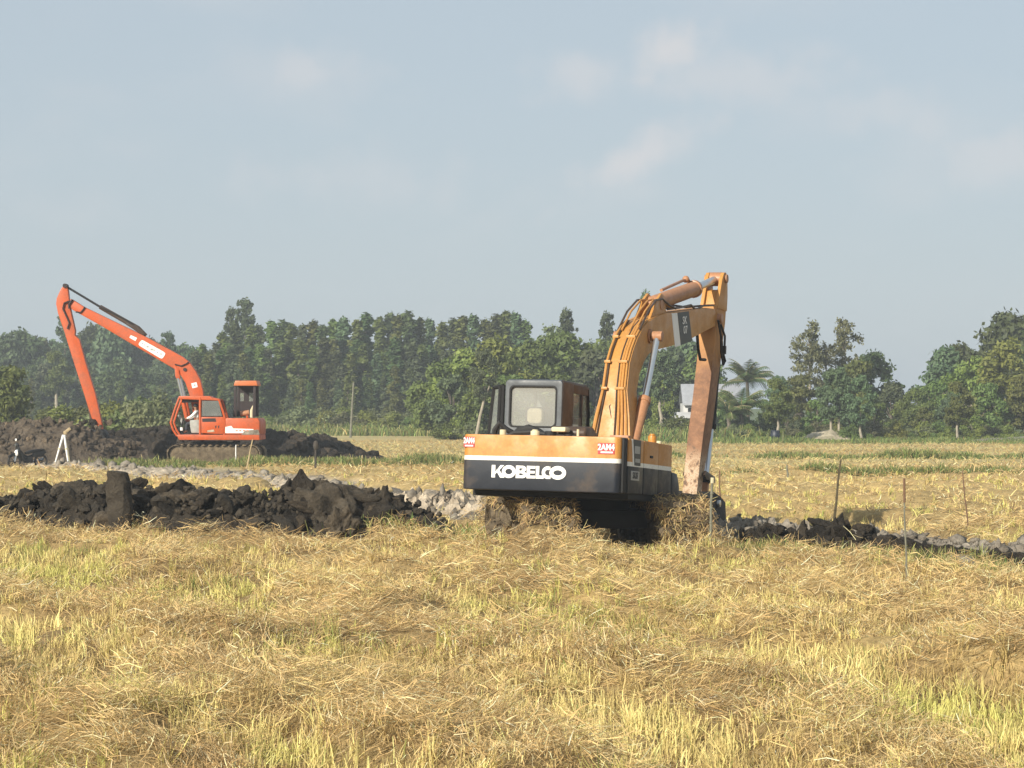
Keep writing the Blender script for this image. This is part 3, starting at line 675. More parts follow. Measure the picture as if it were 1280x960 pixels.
# hood clutter
part(B().prism([(-1.42, 1.86), (-1.46, 2.0), (-1.38, 2.09), (-1.05, 2.10), (-.82, 2.0), (-.78, 1.86)], -.32, .30), 'engine_hump', 'cabbrown', .05, 3)
part(B().tube([(-.98, -1.9, 1.84), (-.98, -1.9, 1.99)], .055, 12), 'filler_cap', 'cream', .012)
part(B().tube([(-.42, -1.9, 1.84), (-.42, -1.9, 1.98)], .075, 12).tube([(-.42, -1.9, 1.98), (-.42, -1.9, 2.0)], .05, 12), 'filler_cap', 'cream', .012)
part(B().bb(-.20, .05, -1.75, -1.5, 1.98, 2.06), 'air_box_lid', 'cream', .03)
part(B().tube([(-.25, -1.62, 1.84), (-.25, -1.62, 1.99)], .1, 12).tube([(.06, -1.62, 1.84), (.06, -1.62, 1.95)], .07, 12), 'filter_housing', 'black', .01)
part(B().tube([(.32, -1.9, 1.86), (.32, -1.9, 2.02)], .022, 8), 'hood_pin', 'cream')
part(B().tube([(-1.3, -1.5, 1.84), (-1.28, -1.5, 2.0), (-1.2, -1.5, 2.12), (-1.1, -1.45, 2.02), (-1.0, -1.4, 1.96)], .05, 8), 'hose', 'rubber')
part(B().tube([(-.95, -1.5, 1.86), (-.85, -1.5, 1.98), (-.68, -1.5, 2.03), (-.5, -1.5, 1.97), (-.42, -1.45, 1.9)], .075, 10), 'hose', 'rubber')
part(B().tube([(-1.1, -1.6, 1.84), (-.9, -1.6, 1.95), (-.6, -1.6, 1.97), (-.2, -1.6, 1.92), (.2, -1.6, 1.9)], .04, 8), 'hose', 'rubber')
part(B().tube([(1.15, -.5, 1.86), (1.15, -.5, 2.0)], .07, 12).tube([(1.15, -.5, 2.0), (1.15, -.5, 2.03)], .05, 12), 'filler_cap', 'yel', .012)
part(B().tube([(1.15, -.1, 1.86), (1.15, -.1, 1.93)], .045, 10), 'filler_cap', 'cream', .01)
# lettering, stickers
def letters():
    b = B(); h = .20; th = .052
    def rect(x0, z0, x1, z1): b.bb(x0, x1, -2.711, -2.695, z0, z1)
    def para(pts): b.prism(pts, -2.711, -2.695, 'y')
    def ring(cx, cz, rx, rz, t, a0=0, a1=360, n=28, d=0.0):
        for k in range(n):
            u, v = R(a0+(a1-a0)*k/n), R(a0+(a1-a0)*(k+1)/n)
            P = lambda a, s: (cx+(rx-s)*math.cos(a), cz+(rz-s)*math.sin(a))
            b.prism([P(u, 0), P(v, 0), P(v, t), P(u, t)], -2.711-d, -2.695, 'y')
    # letter boxes measured left to right across 1.27 m
    rect(0, 0, .062, h)                                                     # K
    para([(.062, .085), (.15, h), (.215, h), (.062, .055)]); para([(.075, .115), (.11, .15), (.225, 0), (.15, 0)])
    ring(.295, h/2, .118, .103, .058, d=.001)                                # O
    x = .415; rect(x, 0, x+.058, h); ring(x+.10, .148, .075, .052, .044, -92, 92); ring(x+.105, .055, .080, .055, .046, -92, 92)   # B
    rect(x+.056, h-.042, x+.102, h-.001); rect(x+.056, .078, x+.102, .120); rect(x+.056, .001, x+.102, .044)
    x = .600; rect(x, 0, x+.055, h); rect(x+.055, h-.044, x+.145, h-.001); rect(x+.055, .080, x+.135, .120); rect(x+.055, .001, x+.145, .045)   # E
    x = .755; rect(x, 0, x+.056, h); rect(x+.056, .001, x+.135, .05)          # L
    ring(.955, h/2, .100, .1, .056, 62, 270); rect(.955, .001, 1.005, .052); rect(.985, h-.050, 1.0, h-.004)     # C
    ring(1.125, h/2, .140, .108, .066, d=.001)                               # O
    return b
lt = letters(); bmesh.ops.translate(lt.bm, verts=lt.bm.verts, vec=(-.845, 0, 1.185)); part(lt, 'brand_lettering', 'white', parent=cw)
def text_mesh(body, size, name, m, parent, matrix, bold=0.012, ext=0.003, sx=1.0):
    cu = bpy.data.curves.new(name, 'FONT'); cu.body = body; cu.size = size; cu.offset = bold*size; cu.extrude = ext; cu.align_x = 'CENTER'; cu.align_y = 'CENTER'; cu.resolution_u = 3
    t = bpy.data.objects.new(name, cu); me = bpy.data.meshes.new_from_object(t); me.transform(matrix @ Matrix.Diagonal((sx, 1, 1, 1)))
    bpy.data.objects.remove(t); me.materials.append(M[m]); me.name = name
    return link(name, me, parent)
def face_rear(x, y, z): return Matrix.Translation((x, y, z)) @ Matrix.Rotation(R(90), 4, 'X')
def face_right(x, y, z, tilt=0): return Matrix.Translation((x, y, z)) @ Matrix.Rotation(R(90), 4, 'Z') @ Matrix.Rotation(R(90), 4, 'X') @ Matrix.Rotation(R(tilt), 4, 'Z')
s1 = part(B().bb(.935, 1.215, -2.708, -2.69, 1.60, 1.775), 'sticker', 'stickred', .004, 1, cw)
text_mesh('2AM4', .135, 'sticker_lettering', 'white', cw, face_rear(1.075, -2.711, 1.705), .03, sx=.85)
part(B().bb(.985, 1.185, -2.7115, -2.70, 1.617, 1.640), 'sticker_lettering', 'white', 0, 1, cw)
part(B().bb(-1.345, -1.155, -2.708, -2.69, 1.66, 1.83), 'sticker', 'stickred', .004, 1, cw)
text_mesh('2AM4', .125, 'sticker_lettering', 'white', cw, face_rear(-1.25, -2.711, 1.765), .04, sx=.62)
part(B().bb(-1.32, -1.18, -2.7115, -2.70, 1.675, 1.697), 'sticker_lettering', 'white', 0, 1, cw)
# side decals on the right panels
part(B().bb(W2-.01, W2+.006, -2.20, -1.80, 1.45, 1.86), 'dark_decal', 'decal', .003, 1, p1)
part(B().prism([(-2.30, 1.862), (-2.24, 1.862), (-2.14, 1.43), (-2.20, 1.43)], W2-.01, W2+.009), 'white_stripe', 'white', 0, 1, p1)
part(B().bb(W2, W2+.010, -2.14, -1.86, 1.64, 1.76), 'grey_mark', 'stickgrey', 0, 1, p1)
part(B().bb(W2, W2+.010, -2.10, -1.84, 1.50, 1.56), 'grey_mark', 'stickgrey', 0, 1, p1)
part(B().bb(W2-.01, W2+.006, -2.28, -1.84, 1.21, 1.36), 'model_plate', 'stickgrey', .003, 1, p1)
text_mesh('SK07', .145, 'plate_lettering', 'decal', p1, face_right(W2+.008, -2.06, 1.285), .02, sx=.95)

# cab
cx0, cx1, cy0, cy1, ct = -1.40, -.38, -.75, .74, 2.885
def rrect(x0, x1, z0, z1, r, n=4):
    pts = []
    for cx, cz, a0 in ((x1-r, z1-r, 0), (x0+r, z1-r, 90), (x0+r, z0+r, 180), (x1-r, z0+r, 270)):
        for k in range(n+1): a = R(a0+90*k/n); pts.append((cx+r*math.cos(a), cz+r*math.sin(a)))
    return pts
def frame_panel(b, outer, inner, t0, t1, axis='y'):
    """a plate with a rounded window opening: outer and inner outlines of equal count"""
    n = len(outer); f = (lambda p, t: (p[0], t, p[1])) if axis == 'y' else (lambda p, t: (t, p[0], p[1]))
    vs = [f(p, t) for t in (t0, t1) for p in outer] + [f(p, t) for t in (t0, t1) for p in inner]
    fs = []
    for i in range(n):
        j = (i+1) % n
        fs += [(i, j, 2*n+j, 2*n+i), (n+i, 3*n+i, 3*n+j, n+j), (i, n+i, n+j, j), (2*n+i, 2*n+j, 3*n+j, 3*n+i)]
    return b.faces(vs, fs)
cab = part(frame_panel(B(), rrect(cx0, cx1, 1.90, ct, .06), rrect(cx0+.09, cx1-.10, 2.10, ct-.10, .07), cy0, cy0+.07), 'cab', 'cabgrey', .012)
part(frame_panel(B(), rrect(cx0+.075, cx1-.085, 2.085, ct-.085, .08), rrect(cx0+.105, cx1-.115, 2.115, ct-.115, .07), cy0-.012, cy0+.02), 'rear_window_seal', 'black', .006, 2, cab)
part(B().prism(rrect(cx0+.10, cx1-.11, 2.11, ct-.11, .07), cy0+.030, cy0+.036, 'y'), 'rear_window', 'glass', 0, 1, cab)
part(B().prism([(cy0+.02, ct-.075), (cy0+.02, ct), (cy0+.08, ct+.02), (cy1-.12, ct+.02), (cy1, ct-.05), (cy1, ct-.10)], cx0+.02, cx1-.02), 'roof', 'cabgrey', .03, 3, cab)
sd_ = part(B().bb(cx1-.06, cx1, cy0+.071, -.14, 1.90, ct-.02).bb(cx1-.058, cx1-.002, -.14, cy1-.04, ct-.17, ct-.022).bb(cx1-.058, cx1-.002, -.14, cy1, 1.90, 2.06)
           .bb(cx1-.058, cx1-.002, .30, .37, 2.06, ct-.17), 'right_wall', 'cabbrown', .015, 2, cab)
part(B().tube([(cx1-.03, cy1-.02, 1.9), (cx1-.03, cy1, 2.4), (cx1-.03, cy1-.10, ct-.06)], .035, 8), 'front_post', 'black', 0, 2, cab)
part(B().tube([(cx0+.03, cy1-.02, 1.9), (cx0+.03, cy1, 2.4), (cx0+.03, cy1-.10, ct-.06)], .035, 8), 'front_post', 'black', 0, 2, cab)
part(B().bb(cx1-.034, cx1-.028, -.14, .30, 2.06, ct-.17), 'side_window', 'glass2', 0, 1, cab)
part(B().bb(cx1-.034, cx1-.028, .37, cy1-.04, 2.06, ct-.17), 'side_window', 'glass2', 0, 1, cab)
part(B().bb(cx0+.04, cx1-.04, cy1-.06, cy1-.052, 2.02, ct-.15), 'front_window', 'glass2', 0, 1, cab)
part(B().bb(cx0, cx0+.06, cy0+.071, cy0+.30, 1.90, ct-.02).bb(cx0+.002, cx0+.058, cy0+.30, cy1-.05, ct-.14, ct-.022), 'left_wall', 'cabgrey', .015, 2, cab)
seat = part(B().prism([(-.35, 1.9), (-.42, 2.1), (-.46, 2.45), (-.36, 2.46), (-.28, 2.12), (.10, 2.08), (.12, 1.9)], -1.15, -.66), 'seat', 'orgdark', .05, 3, cab)
part(B().prism(rrect(-1.03, -.76, 2.16, 2.42, .07), -.66, -.54, 'y'), 'headrest', 'cream', .03, 3, cab)
part(B().bb(-.85, -.48, .55, .68, 2.1, 2.32), 'console', 'greyseat', .03, 2, cab)
dr = B()
for (p, q) in [((-1.47, -.66, 1.92), (-1.47, -.66, 2.80)), ((-1.78, -.48, 1.92), (-1.70, -.50, 2.78)), ((-1.47, -.66, 2.79), (-1.70, -.50, 2.77)), ((-1.47, -.66, 1.95), (-1.78, -.48, 1.95)), ((-1.56, -.61, 1.95), (-1.54, -.62, 2.78))]:
    dr.tube([p, q], .035, 8)
door = part(dr, 'door', 'black', 0, 2, EX)
part(B().faces([(-1.48, -.65, 1.96), (-1.77, -.485, 1.96), (-1.70, -.50, 2.76), (-1.48, -.65, 2.77), (-1.48, -.642, 1.96), (-1.77, -.477, 1.96), (-1.70, -.492, 2.76), (-1.48, -.642, 2.77)],
               [(0, 1, 2, 3), (7, 6, 5, 4), (0, 4, 5, 1), (1, 5, 6, 2), (2, 6, 7, 3), (3, 7, 4, 0)]), 'door_window', 'glass2', 0, 1, door)

# boom: box section lofted through stations (top y,z ; bottom y,z ; half width)
BX = .20
def rect_ring(ty, tz, by, bz, hw, cx=BX): return [(cx-hw, ty, tz), (cx+hw, ty, tz), (cx+hw, by, bz), (cx-hw, by, bz)]
st = [(.00, 1.62, .45, 1.55, .38), (.13, 1.95, .60, 1.98, .37), (.21, 2.36, .72, 2.40, .315), (.29, 2.81, .84, 2.82, .235), (.42, 3.28, 1.02, 3.15, .225), (.60, 3.52, 1.25, 3.37, .225), (.83, 3.75, 1.50, 3.52, .225), (1.12, 3.95, 1.78, 3.60, .225), (1.46, 4.10, 2.05, 3.65, .225),
      (2.0, 4.24, 2.5, 3.72, .22), (2.57, 4.36, 2.95, 3.79, .215), (4.07, 4.56, 4.3, 4.05, .20), (5.3, 4.73, 5.4, 4.31, .19), (5.9, 4.77, 5.95, 4.43, .18), (6.1, 4.70, 6.1, 4.50, .17)]
boom = part(B().loft([rect_ring(*s) for s in st]), 'boom', 'yel2', .018, 2, EX, 30)
# edge strips and hydraulic lines running up the back of the boom
def top_line(xo, lift, i0=1, i1=9):
    pts = []
    for (ty, tz, by, bz, hw) in st[i0:i1]:
        d = Vector((0, by-ty, bz-tz)).normalized(); pts.append(Vector((BX+xo*(hw/.225), ty, tz))-d*lift)
    return pts
for xo, m_, r_ in ((-.185, 'yel2', .024), (-.145, 'cabbrown', .014), (.09, 'yel2', .024), (.135, 'yel2', .026), (.05, 'cabbrown', .014), (.185, 'yel2', .02)):
    part(B().tube(top_line(xo, .025), r_, 8), 'hydraulic_line', m_, 0, 2, boom)
for k in (3, 4, 6):
    (ty, tz, by, bz, hw) = st[k]
    part(B().box((BX+.11, ty-.04, tz+.02), (.17, .05, .05)), 'line_clamp', 'yel2', .01, 2, boom)
    part(B().box((BX-.165, ty-.04, tz+.02), (.11, .05, .05)), 'line_clamp', 'yel2', .01, 2, boom)
part(B().tube([(BX+.0, .21, 2.30), (BX-.06, .24, 2.52), (BX+.02, .30, 2.66), (BX+.10, .3, 2.72)], .012, 6), 'hydraulic_line', 'cabbrown', 0, 2, boom)
part(B().box((BX+.20, .10, 1.98), (.34, .16, .08)), 'line_clamp', 'pinkish', .015, 2, boom)
# bracket for the stick cylinder, with the hoses bunched over it
part(B().prism([(1.7, 4.12), (2.15, 4.55), (2.42, 4.70), (2.62, 4.66), (2.75, 4.36)], BX-.15, BX-.10).prism([(1.7, 4.12), (2.15, 4.55), (2.42, 4.70), (2.62, 4.66), (2.75, 4.36)], BX+.10, BX+.15), 'cylinder_bracket', 'yel2', .01, 2, boom)
for xo in (-.2, -.13, .02, .13, .19):
    part(B().tube([(BX+xo, 1.0, 3.90), (BX+xo, 1.5, 4.28), (BX+xo*.9, 2.0, 4.52+.06*abs(xo)), (BX+xo*.8, 2.45, 4.60), (BX+xo, 2.8, 4.52), (BX+xo, 3.2, 4.50)], .019, 8), 'hose', 'yel2' if xo in (-.13, .13, .02) else 'cabbrown', 0, 2, boom)
part(B().tube([(BX+.12, 2.9, 4.46), (BX+.14, 3.6, 4.56), (BX+.16, 4.3, 4.68), (BX+.16, 4.6, 4.62), (BX+.15, 5.2, 4.76), (BX+.15, 5.9, 4.84)], .02, 8), 'hose', 'cabbrown', 0, 2, boom)
part(B().tube([(BX-.05, 3.0, 4.47), (BX-.02, 3.8, 4.62), (BX, 4.5, 4.66), (BX, 5.6, 4.80)], .02, 8), 'hose', 'cabbrown', 0, 2, boom)
# decal on the boom's right flank
def flank(y0, y1, off, name, m_, z0f=.0, z1f=1.0, shear=.20):
    def pt(y, f):
        tz = np.interp(y, [s[0] for s in st[8:]], [s[1] for s in st[8:]]); bz = np.interp(y, [s[2] for s in st[8:]], [s[3] for s in st[8:]]); hw = np.interp(y, [s[0] for s in st[8:]], [s[4] for s in st[8:]])
        return (BX+hw, y+shear*(1-f)*1.0, bz+(tz-bz)*f)
    P = [pt(y0, z0f), pt(y1, z0f), pt(y1, z1f), pt(y0, z1f)]
    vs = [(p[0]+off, p[1], p[2]) for p in P]+[(p[0]-.01, p[1], p[2]) for p in P]
    return part(B().faces(vs, [(0, 1, 2, 3), (7, 6, 5, 4), (0, 4, 5, 1), (1, 5, 6, 2), (2, 6, 7, 3), (3, 7, 4, 0)]), name, m_, 0, 1, boom)
flank(2.85, 3.22, .004, 'white_stripe', 'white', .02, .97, .30); flank(3.24, 4.0, .004, 'dark_decal', 'decal', .02, .97, .30)
text_mesh('SK', .20, 'decal_lettering', 'white', boom, face_right(BX+.216, 3.72, 4.33, 8), .01, .002, sx=1.3); text_mesh('07', .20, 'decal_lettering', 'white', boom, face_right(BX+.212, 3.80, 4.16, 8), .01, .002, sx=1.3)

def cylinder(name, p0, p1, p2, rb, rr, mb, parent=EX):
    p0, p1, p2 = Vector(p0), Vector(p1), Vector(p2); d = (p1-p0).normalized()
    c = part(B().tube([p0-d*.06, p0+d*.01, p1-d*.10, p1-d*.095, p1, p1+d*.01], [rb*.7, rb, rb, rb*1.18, rb*1.18, rb*.8], 16).tube([p0+Vector((-rb*1.1, 0, 0)), p0+Vector((rb*1.1, 0, 0))], rb*.9, 12), name, mb, .006, 2, parent)
    part(B().tube([p1, p2], rr, 14), 'rod', 'chrome', 0, 2, c)
    part(B().tube([p2+Vector((-rb*1.0, 0, 0)), p2+Vector((rb*1.0, 0, 0))], rb*.95, 14), 'rod_eye', mb, .008, 2, c)
    return c
for sx in (BX+.37, BX-.33):
    cylinder('boom_cylinder', (sx, .18, 1.72), (sx, .88, 2.70), (sx, 1.51, 3.84), .095, .055, 'pinkish')
part(B().tube([(BX-.34, 1.51, 3.84), (BX+.46, 1.51, 3.84)], .05, 12).tube([(BX+.225, 1.51, 3.84), (BX+.26, 1.51, 3.84)], .13, 16), 'boom_cylinder_pin', 'pinkish', .01)
ac = cylinder('stick_cylinder', (BX, 2.45, 4.52), (BX, 5.05, 5.07), (BX, 6.52, 5.42), .145, .075, 'pinkish')
part(B().tube([(BX-.10, 3.2, 4.84), (BX-.10, 4.6, 5.18), (BX-.08, 4.9, 5.22), (BX-.05, 5.0, 5.12)], .03, 8).ball((BX-.09, 4.75, 5.22), .07), 'hydraulic_line', 'pinkish', 0, 2, ac)
# stick: two lugs on top, plate box below
stk = [(6.02, 4.86, 6.72, 5.00, .17), (5.98, 4.40, 6.66, 4.55, .17), (5.90, 3.90, 6.47, 3.97, .165), (5.66, 3.10, 6.22, 3.16, .16), (5.38, 2.34, 5.93, 2.29, .155), (5.22, 1.80, 5.62, 1.75, .15), (5.08, 1.20, 5.36, 1.16, .145), (5.06, 1.02, 5.24, 1.00, .14)]
stick = part(B().loft([rect_ring(*s, cx=BX+.02) for s in stk]), 'stick', 'rust', .015, 2, EX, 30)
lug = [(6.02, 4.80), (6.30, 5.40), (6.42, 5.54), (6.56, 5.56), (6.68, 5.48), (6.73, 5.10), (6.71, 4.80)]
for x0 in (BX-.165, BX+.135):
    part(B().prism(lug, x0, x0+.07), 'lug', 'yel2', .012, 2, stick)
part(B().prism([(6.12, 4.82), (6.26, 5.16), (6.40, 5.20), (6.5, 4.82)], BX-.094, BX+.134), 'cross_plate', 'yel2', .012, 2, stick)
part(B().tube([(BX-.21, 6.52, 5.43), (BX+.25, 6.52, 5.43)], .085, 14), 'pin', 'pinkish', .01, 2, stick)
part(B().tube([(BX-.25, 6.12, 4.60), (BX+.28, 6.12, 4.60)], .10, 14), 'pin', 'pinkish', .01, 2, stick)
part(B().tube([(BX+.24, 5.95, 4.55), (BX+.26, 6.12, 4.25), (BX+.25, 6.2, 3.95), (BX+.24, 6.42, 3.72), (BX+.24, 6.55, 3.80), (BX+.22, 6.45, 3.95)], .025, 8), 'hose', 'rubber', 0, 2, stick)
part(B().tube([(BX+.20, 6.3, 4.5), (BX+.22, 6.55, 4.3), (BX+.22, 6.55, 4.0), (BX+.21, 6.5, 3.85)], .022, 8).box((BX+.21, 6.53, 4.02), (.08, .10, .16)), 'hose', 'rubber', 0, 2, stick)
part(B().tube([(BX+.12, 4.9, 4.22), (BX+.14, 4.95, 3.9), (BX+.13, 5.15, 3.72), (BX+.1, 5.6, 3.75)], .03, 8), 'hose', 'rubber', 0, 2, stick)
bc = cylinder('bucket_cylinder', (BX+.06, 6.62, 4.15), (BX+.06, 6.30, 2.45), (BX+.06, 6.02, 1.45), .085, .06, 'black')
part(B().prism([(5.32, 1.52), (5.42, 1.60), (6.08, 1.50), (6.08, 1.38), (5.45, 1.44)], BX-.20, BX-.16).prism([(5.32, 1.52), (5.42, 1.60), (6.08, 1.50), (6.08, 1.38), (5.45, 1.44)], BX+.20, BX+.24), 'side_link', 'cabbrown', .01)
part(B().prism([(5.98, 1.50), (6.10, 1.50), (6.06, 1.0), (5.92, .98)], BX-.08, BX+.12), 'bucket_link', 'pinkish', .015)
part(B().tube([(BX-.3, 5.56, .98), (BX+.5, 5.56, .98)], .07, 12), 'pin', 'chrome', .01)
bo = [(5.02, 1.12), (5.25, 1.20), (5.75, 1.12), (6.12, 1.02), (6.22, .70), (6.14, .30), (5.90, .04), (5.55, -.02)]
bi = [(5.10, 1.02), (5.26, 1.10), (5.74, 1.02), (6.04, .94), (6.12, .68), (6.05, .36), (5.85, .13), (5.56, .05)]
bk = B(); n_ = len(bo)
for xa in (BX-.42, BX+.42):
    bk.prism(bo, xa-.025, xa+.025)
rings = [[(BX-.42, p[0], p[1]), (BX+.42, p[0], p[1]), (BX+.42, q[0], q[1]), (BX-.42, q[0], q[1])] for p, q in zip(bo, bi)]
bk.loft(rings)
bucket = part(bk, 'bucket', 'black', .01)
for k in range(4):
    part(B().prism([(5.60, -.03), (5.60, .06), (5.32, -.01)], BX-.40+k*.25, BX-.30+k*.25), 'tooth', 'black', .008, 1, bucket)

# undercarriage
def track_path(L_=1.55, r=.40, zc=.46):
    pts = []
    for k in range(9): a = R(-90+180*k/8); pts.append((L_+r*math.cos(a), zc+r*math.sin(a), a))
    for k in range(1, 11): pts.append((L_-2*L_*k/11, zc+r, R(90)))
    for k in range(9): a = R(90+180*k/8); pts.append((-L_+r*math.cos(a), zc+r*math.sin(a), a))
    for k in range(1, 11): pts.append((-L_+2*L_*k/11, zc-r, R(-90)))
    return pts
tp = track_path()
shoe_me = None
for sx in (-1.13, 1.13):
    tr = B().prism([(p[0]*.97, .46+(p[1]-.46)*.90) for p in tp], sx-.26, sx+.26).done('track', M['caked'], EX, .02, 2, rot=TR)
    for (y_, z_, a_) in tp:
        if shoe_me is None:
            o = B().box((0, 0, 0), (.74, .155, .035)).box((0, 0, .035), (.74, .025, .035)).done('shoe', M['caked'], tr, .004, 1); shoe_me = o.data
        else: o = link('shoe', shoe_me, tr)
        o.location = (sx, y_, z_); o.rotation_euler = (a_-R(90), 0, 0)
    lumps = B()
    for k in range(110):
        y_, z_, a_ = random.choice([p for p in tp if p[0] < 1.0]); s_ = random.uniform(.04, .12)
        lumps.ball((sx+random.choice([-.36, .36, random.uniform(-.38, .38)]), y_+random.uniform(-.06, .02), max(.05, z_+random.uniform(-.05, .08))), s_, (1.4, .9, .8), 7, 5)
    for k in range(90):
        lumps.ball((sx+random.choice([-1, 1])*random.uniform(.24, .33), random.uniform(-1.85, 1.5), random.uniform(.1, .82)), random.uniform(.05, .13), (.8, 1.2, 1.0), 7, 5)
    for v_ in lumps.bm.verts: v_.co += Vector((random.uniform(-.03, .03), random.uniform(-.03, .03), random.uniform(-.03, .03)))
    o = lumps.done('mud_cake', M['caked'], tr, 0, 1, 60); o['kind'] = 'stuff'
    # straw wound into the track end and along its top
    n = 10500; pk = rng.integers(0, len(tp), n); P_ = np.array([(p[0], p[1], p[2]) for p in tp])[pk]
    wgt = (P_[:, 0] < -1.0) | (rng.random(n) < .5); P_ = P_[wgt]; n = len(P_)
    up = .03+.05*rng.random(n)
    pos = np.c_[sx+np.where(rng.random(n) < .3, np.sign(rng.random(n)-.5)*.40, rng.uniform(-.42, .42, n)), P_[:, 0]+np.cos(P_[:, 2])*up+rng.normal(0, .05, n), np.maximum(.04, P_[:, 1]+np.sin(P_[:, 2])*up+rng.normal(0, .05, n))]
    v, q, c = blades(pos, rng.uniform(0, 6.28, n), rng.uniform(.006, .014, n), rng.uniform(.08, .22, n), rng.normal(.4, .4, n), jit((.52, .38, .18), n, .25), rng.uniform(.6, 2.6, n))
    o = bulk('caught_straw', v, q, M['straw'], c, tr); o['kind'] = 'stuff'
    if sx < 0:
        for k in range(7): put(grey_clods[k], 'clod', tr, (sx-.25+k*.13, -.5-random.uniform(0, .3), .90), (.15, .14, .08))
    else:
        for k in range(4): put(grey_clods[k], 'clod', tr, (sx-.32+k*.12, -.2-random.uniform(0, .3), .90), (.14, .12, .07))
B().bb(-.8, .8, -.7, .9, .45, .76).done('car_body', M['black'], EX, .05, 2, rot=TR)
B().tube([(0, 0, .74), (0, 0, .95)], .62, 28).done('turntable', M['black'], EX, .01, 2, rot=TR)

# ------------------------------------------------------------------ the orange excavator (side on, boom to the left)
OY = 102.0
def ox(u): return (u-640)/2848*OY
def oz(v): return CAMH-(v-510)/2848*OY
OX0 = ox(272)
OE = empty('excavator', (OX0, OY, 0)); tag(OE, 'bright orange long boom excavator working beside the far earth bank', 'excavator')
def op(pts): return [(ox(u)-OX0, oz(v)) for u, v in pts]
def opart(b, name, m, bev=0.0, parent=OE, seg=2): return b.done(name, M[m], parent, bev, seg)
def plate(px, y0, y1): return B().prism(op(px), y0, y1, 'y')
opart(plate([(226, 543), (328, 543), (328.5, 549.5), (229, 549.5)], -1.3, 1.3), 'deck_frame', 'org', .03)
house = opart(plate([(286.5, 522.5), (326.5, 522.5), (328.5, 527), (328.5, 542.8), (286.5, 542.8)], -1.28, 1.28), 'engine_house', 'org', .05)
opart(plate([(286.2, 533.5), (293.5, 532), (296, 535.2), (321, 536), (321, 541), (286.2, 541)], -1.30, -1.27), 'logo_panel', 'white', 0, house)
for u in (299, 303.5, 308, 312.5):
    opart(plate([(u, 537.4), (u+2.6, 537.4), (u+2.6, 538.6), (u, 538.6)], -1.306, -1.29), 'logo_mark', 'org', 0, house)
opart(plate([(311, 537.6), (327, 536.6), (328.7, 543), (306, 542.9)], -1.303, -1.28), 'worn_patch', 'greymud', 0, house)
opart(plate([(288, 549.6), (294, 549.6), (294, 552), (288, 552)], -1.1, -.7), 'step', 'greyseat', .01)
# cab frame
def obar(px, y, r, m='org', name='cab_bar', parent=OE):
    return opart(B().tube([(ox(u)-OX0, y, oz(v)) for u, v in px], r, 8), name, m, 0, parent)
yc0, yc1 = -1.25, -.25
ocab = opart(plate([(228.5, 495.2), (267, 495.2), (269, 497), (278.5, 498.8), (278.5, 501), (228, 499)], yc0, yc1), 'cab', 'org', .03)
for y in (yc0+.04, yc1):
    obar([(229, 497.5), (223.5, 512), (218.5, 528), (221.5, 537), (226.5, 544.5)], y, .05, 'org', 'front_frame', ocab)
    obar([(227, 544.8), (285, 544.8)], y, .055, 'org', 'sill', ocab)
    obar([(254.8, 497), (254.8, 545)], y, .055, 'org', 'door_post', ocab)
    obar([(278, 499.5), (283, 514), (287, 528), (284.5, 543)], y, .055, 'org', 'rear_frame', ocab)
odoor = opart(plate([(256.5, 521), (284, 521), (286.5, 528), (283.5, 542.3), (256.5, 541)], yc0-.03, yc0+.02), 'door', 'org', .02, ocab)
for px in ([(257.2, 501), (277.5, 501.2), (282, 520), (257.2, 520)],):
    opart(plate(px, yc0+.0, yc0+.012), 'door_window', 'glass2', 0, ocab)
opart(plate([(257.5, 523), (274, 522.6), (275, 527), (257.8, 527.2)], yc0-.035, yc0-.028), 'door_slot', 'orgdark', 0, ocab)
opart(plate([(264, 537.5), (272, 536.5), (273, 539.5), (264, 540)], yc0-.036, yc0-.028), 'worn_patch', 'greymud', 0, ocab)
for u in (273.5, 277):
    opart(plate([(u, 532), (u+2, 531.5), (u+1.4, 535), (u+.5, 535.3)], yc0-.036, yc0-.028), 'door_mark', 'orgdark', 0, ocab)
opart(plate([(256, 500), (282, 500), (286, 527), (286, 543), (256, 543)], yc1-.01, yc1+.02), 'back_wall', 'orgdark', 0, ocab)
opart(plate([(232, 498.5), (252, 498.5), (252, 502), (231, 503.5)], yc0+.2, yc1-.1), 'sun_visor', 'orgdark', .01, ocab)
oseat = opart(plate([(241, 525), (253, 524.5), (254, 541), (243, 541), (241.5, 533)], -1.02, -.5), 'seat', 'greyseat', .05, ocab)
opart(plate([(251, 512), (256.5, 510), (257, 527), (252, 527)], -1.0, -.5), 'seat_back', 'orgdark', .05, ocab)
opart(plate([(225.5, 519), (229, 518.6), (233, 528), (230.5, 530)], -.9, -.6), 'console', 'greyseat', .02, ocab)
obar([(231.5, 541), (231, 531), (233, 524)], -.95, .03, 'black', 'lever', ocab); obar([(235.5, 541), (236.5, 532), (235, 526)], -.75, .03, 'black', 'lever', ocab)
opart(plate([(229.5, 534), (232.6, 534), (232.8, 538), (229.7, 538)], -1.1, -.9), 'pedal_box', 'white', .02, ocab)
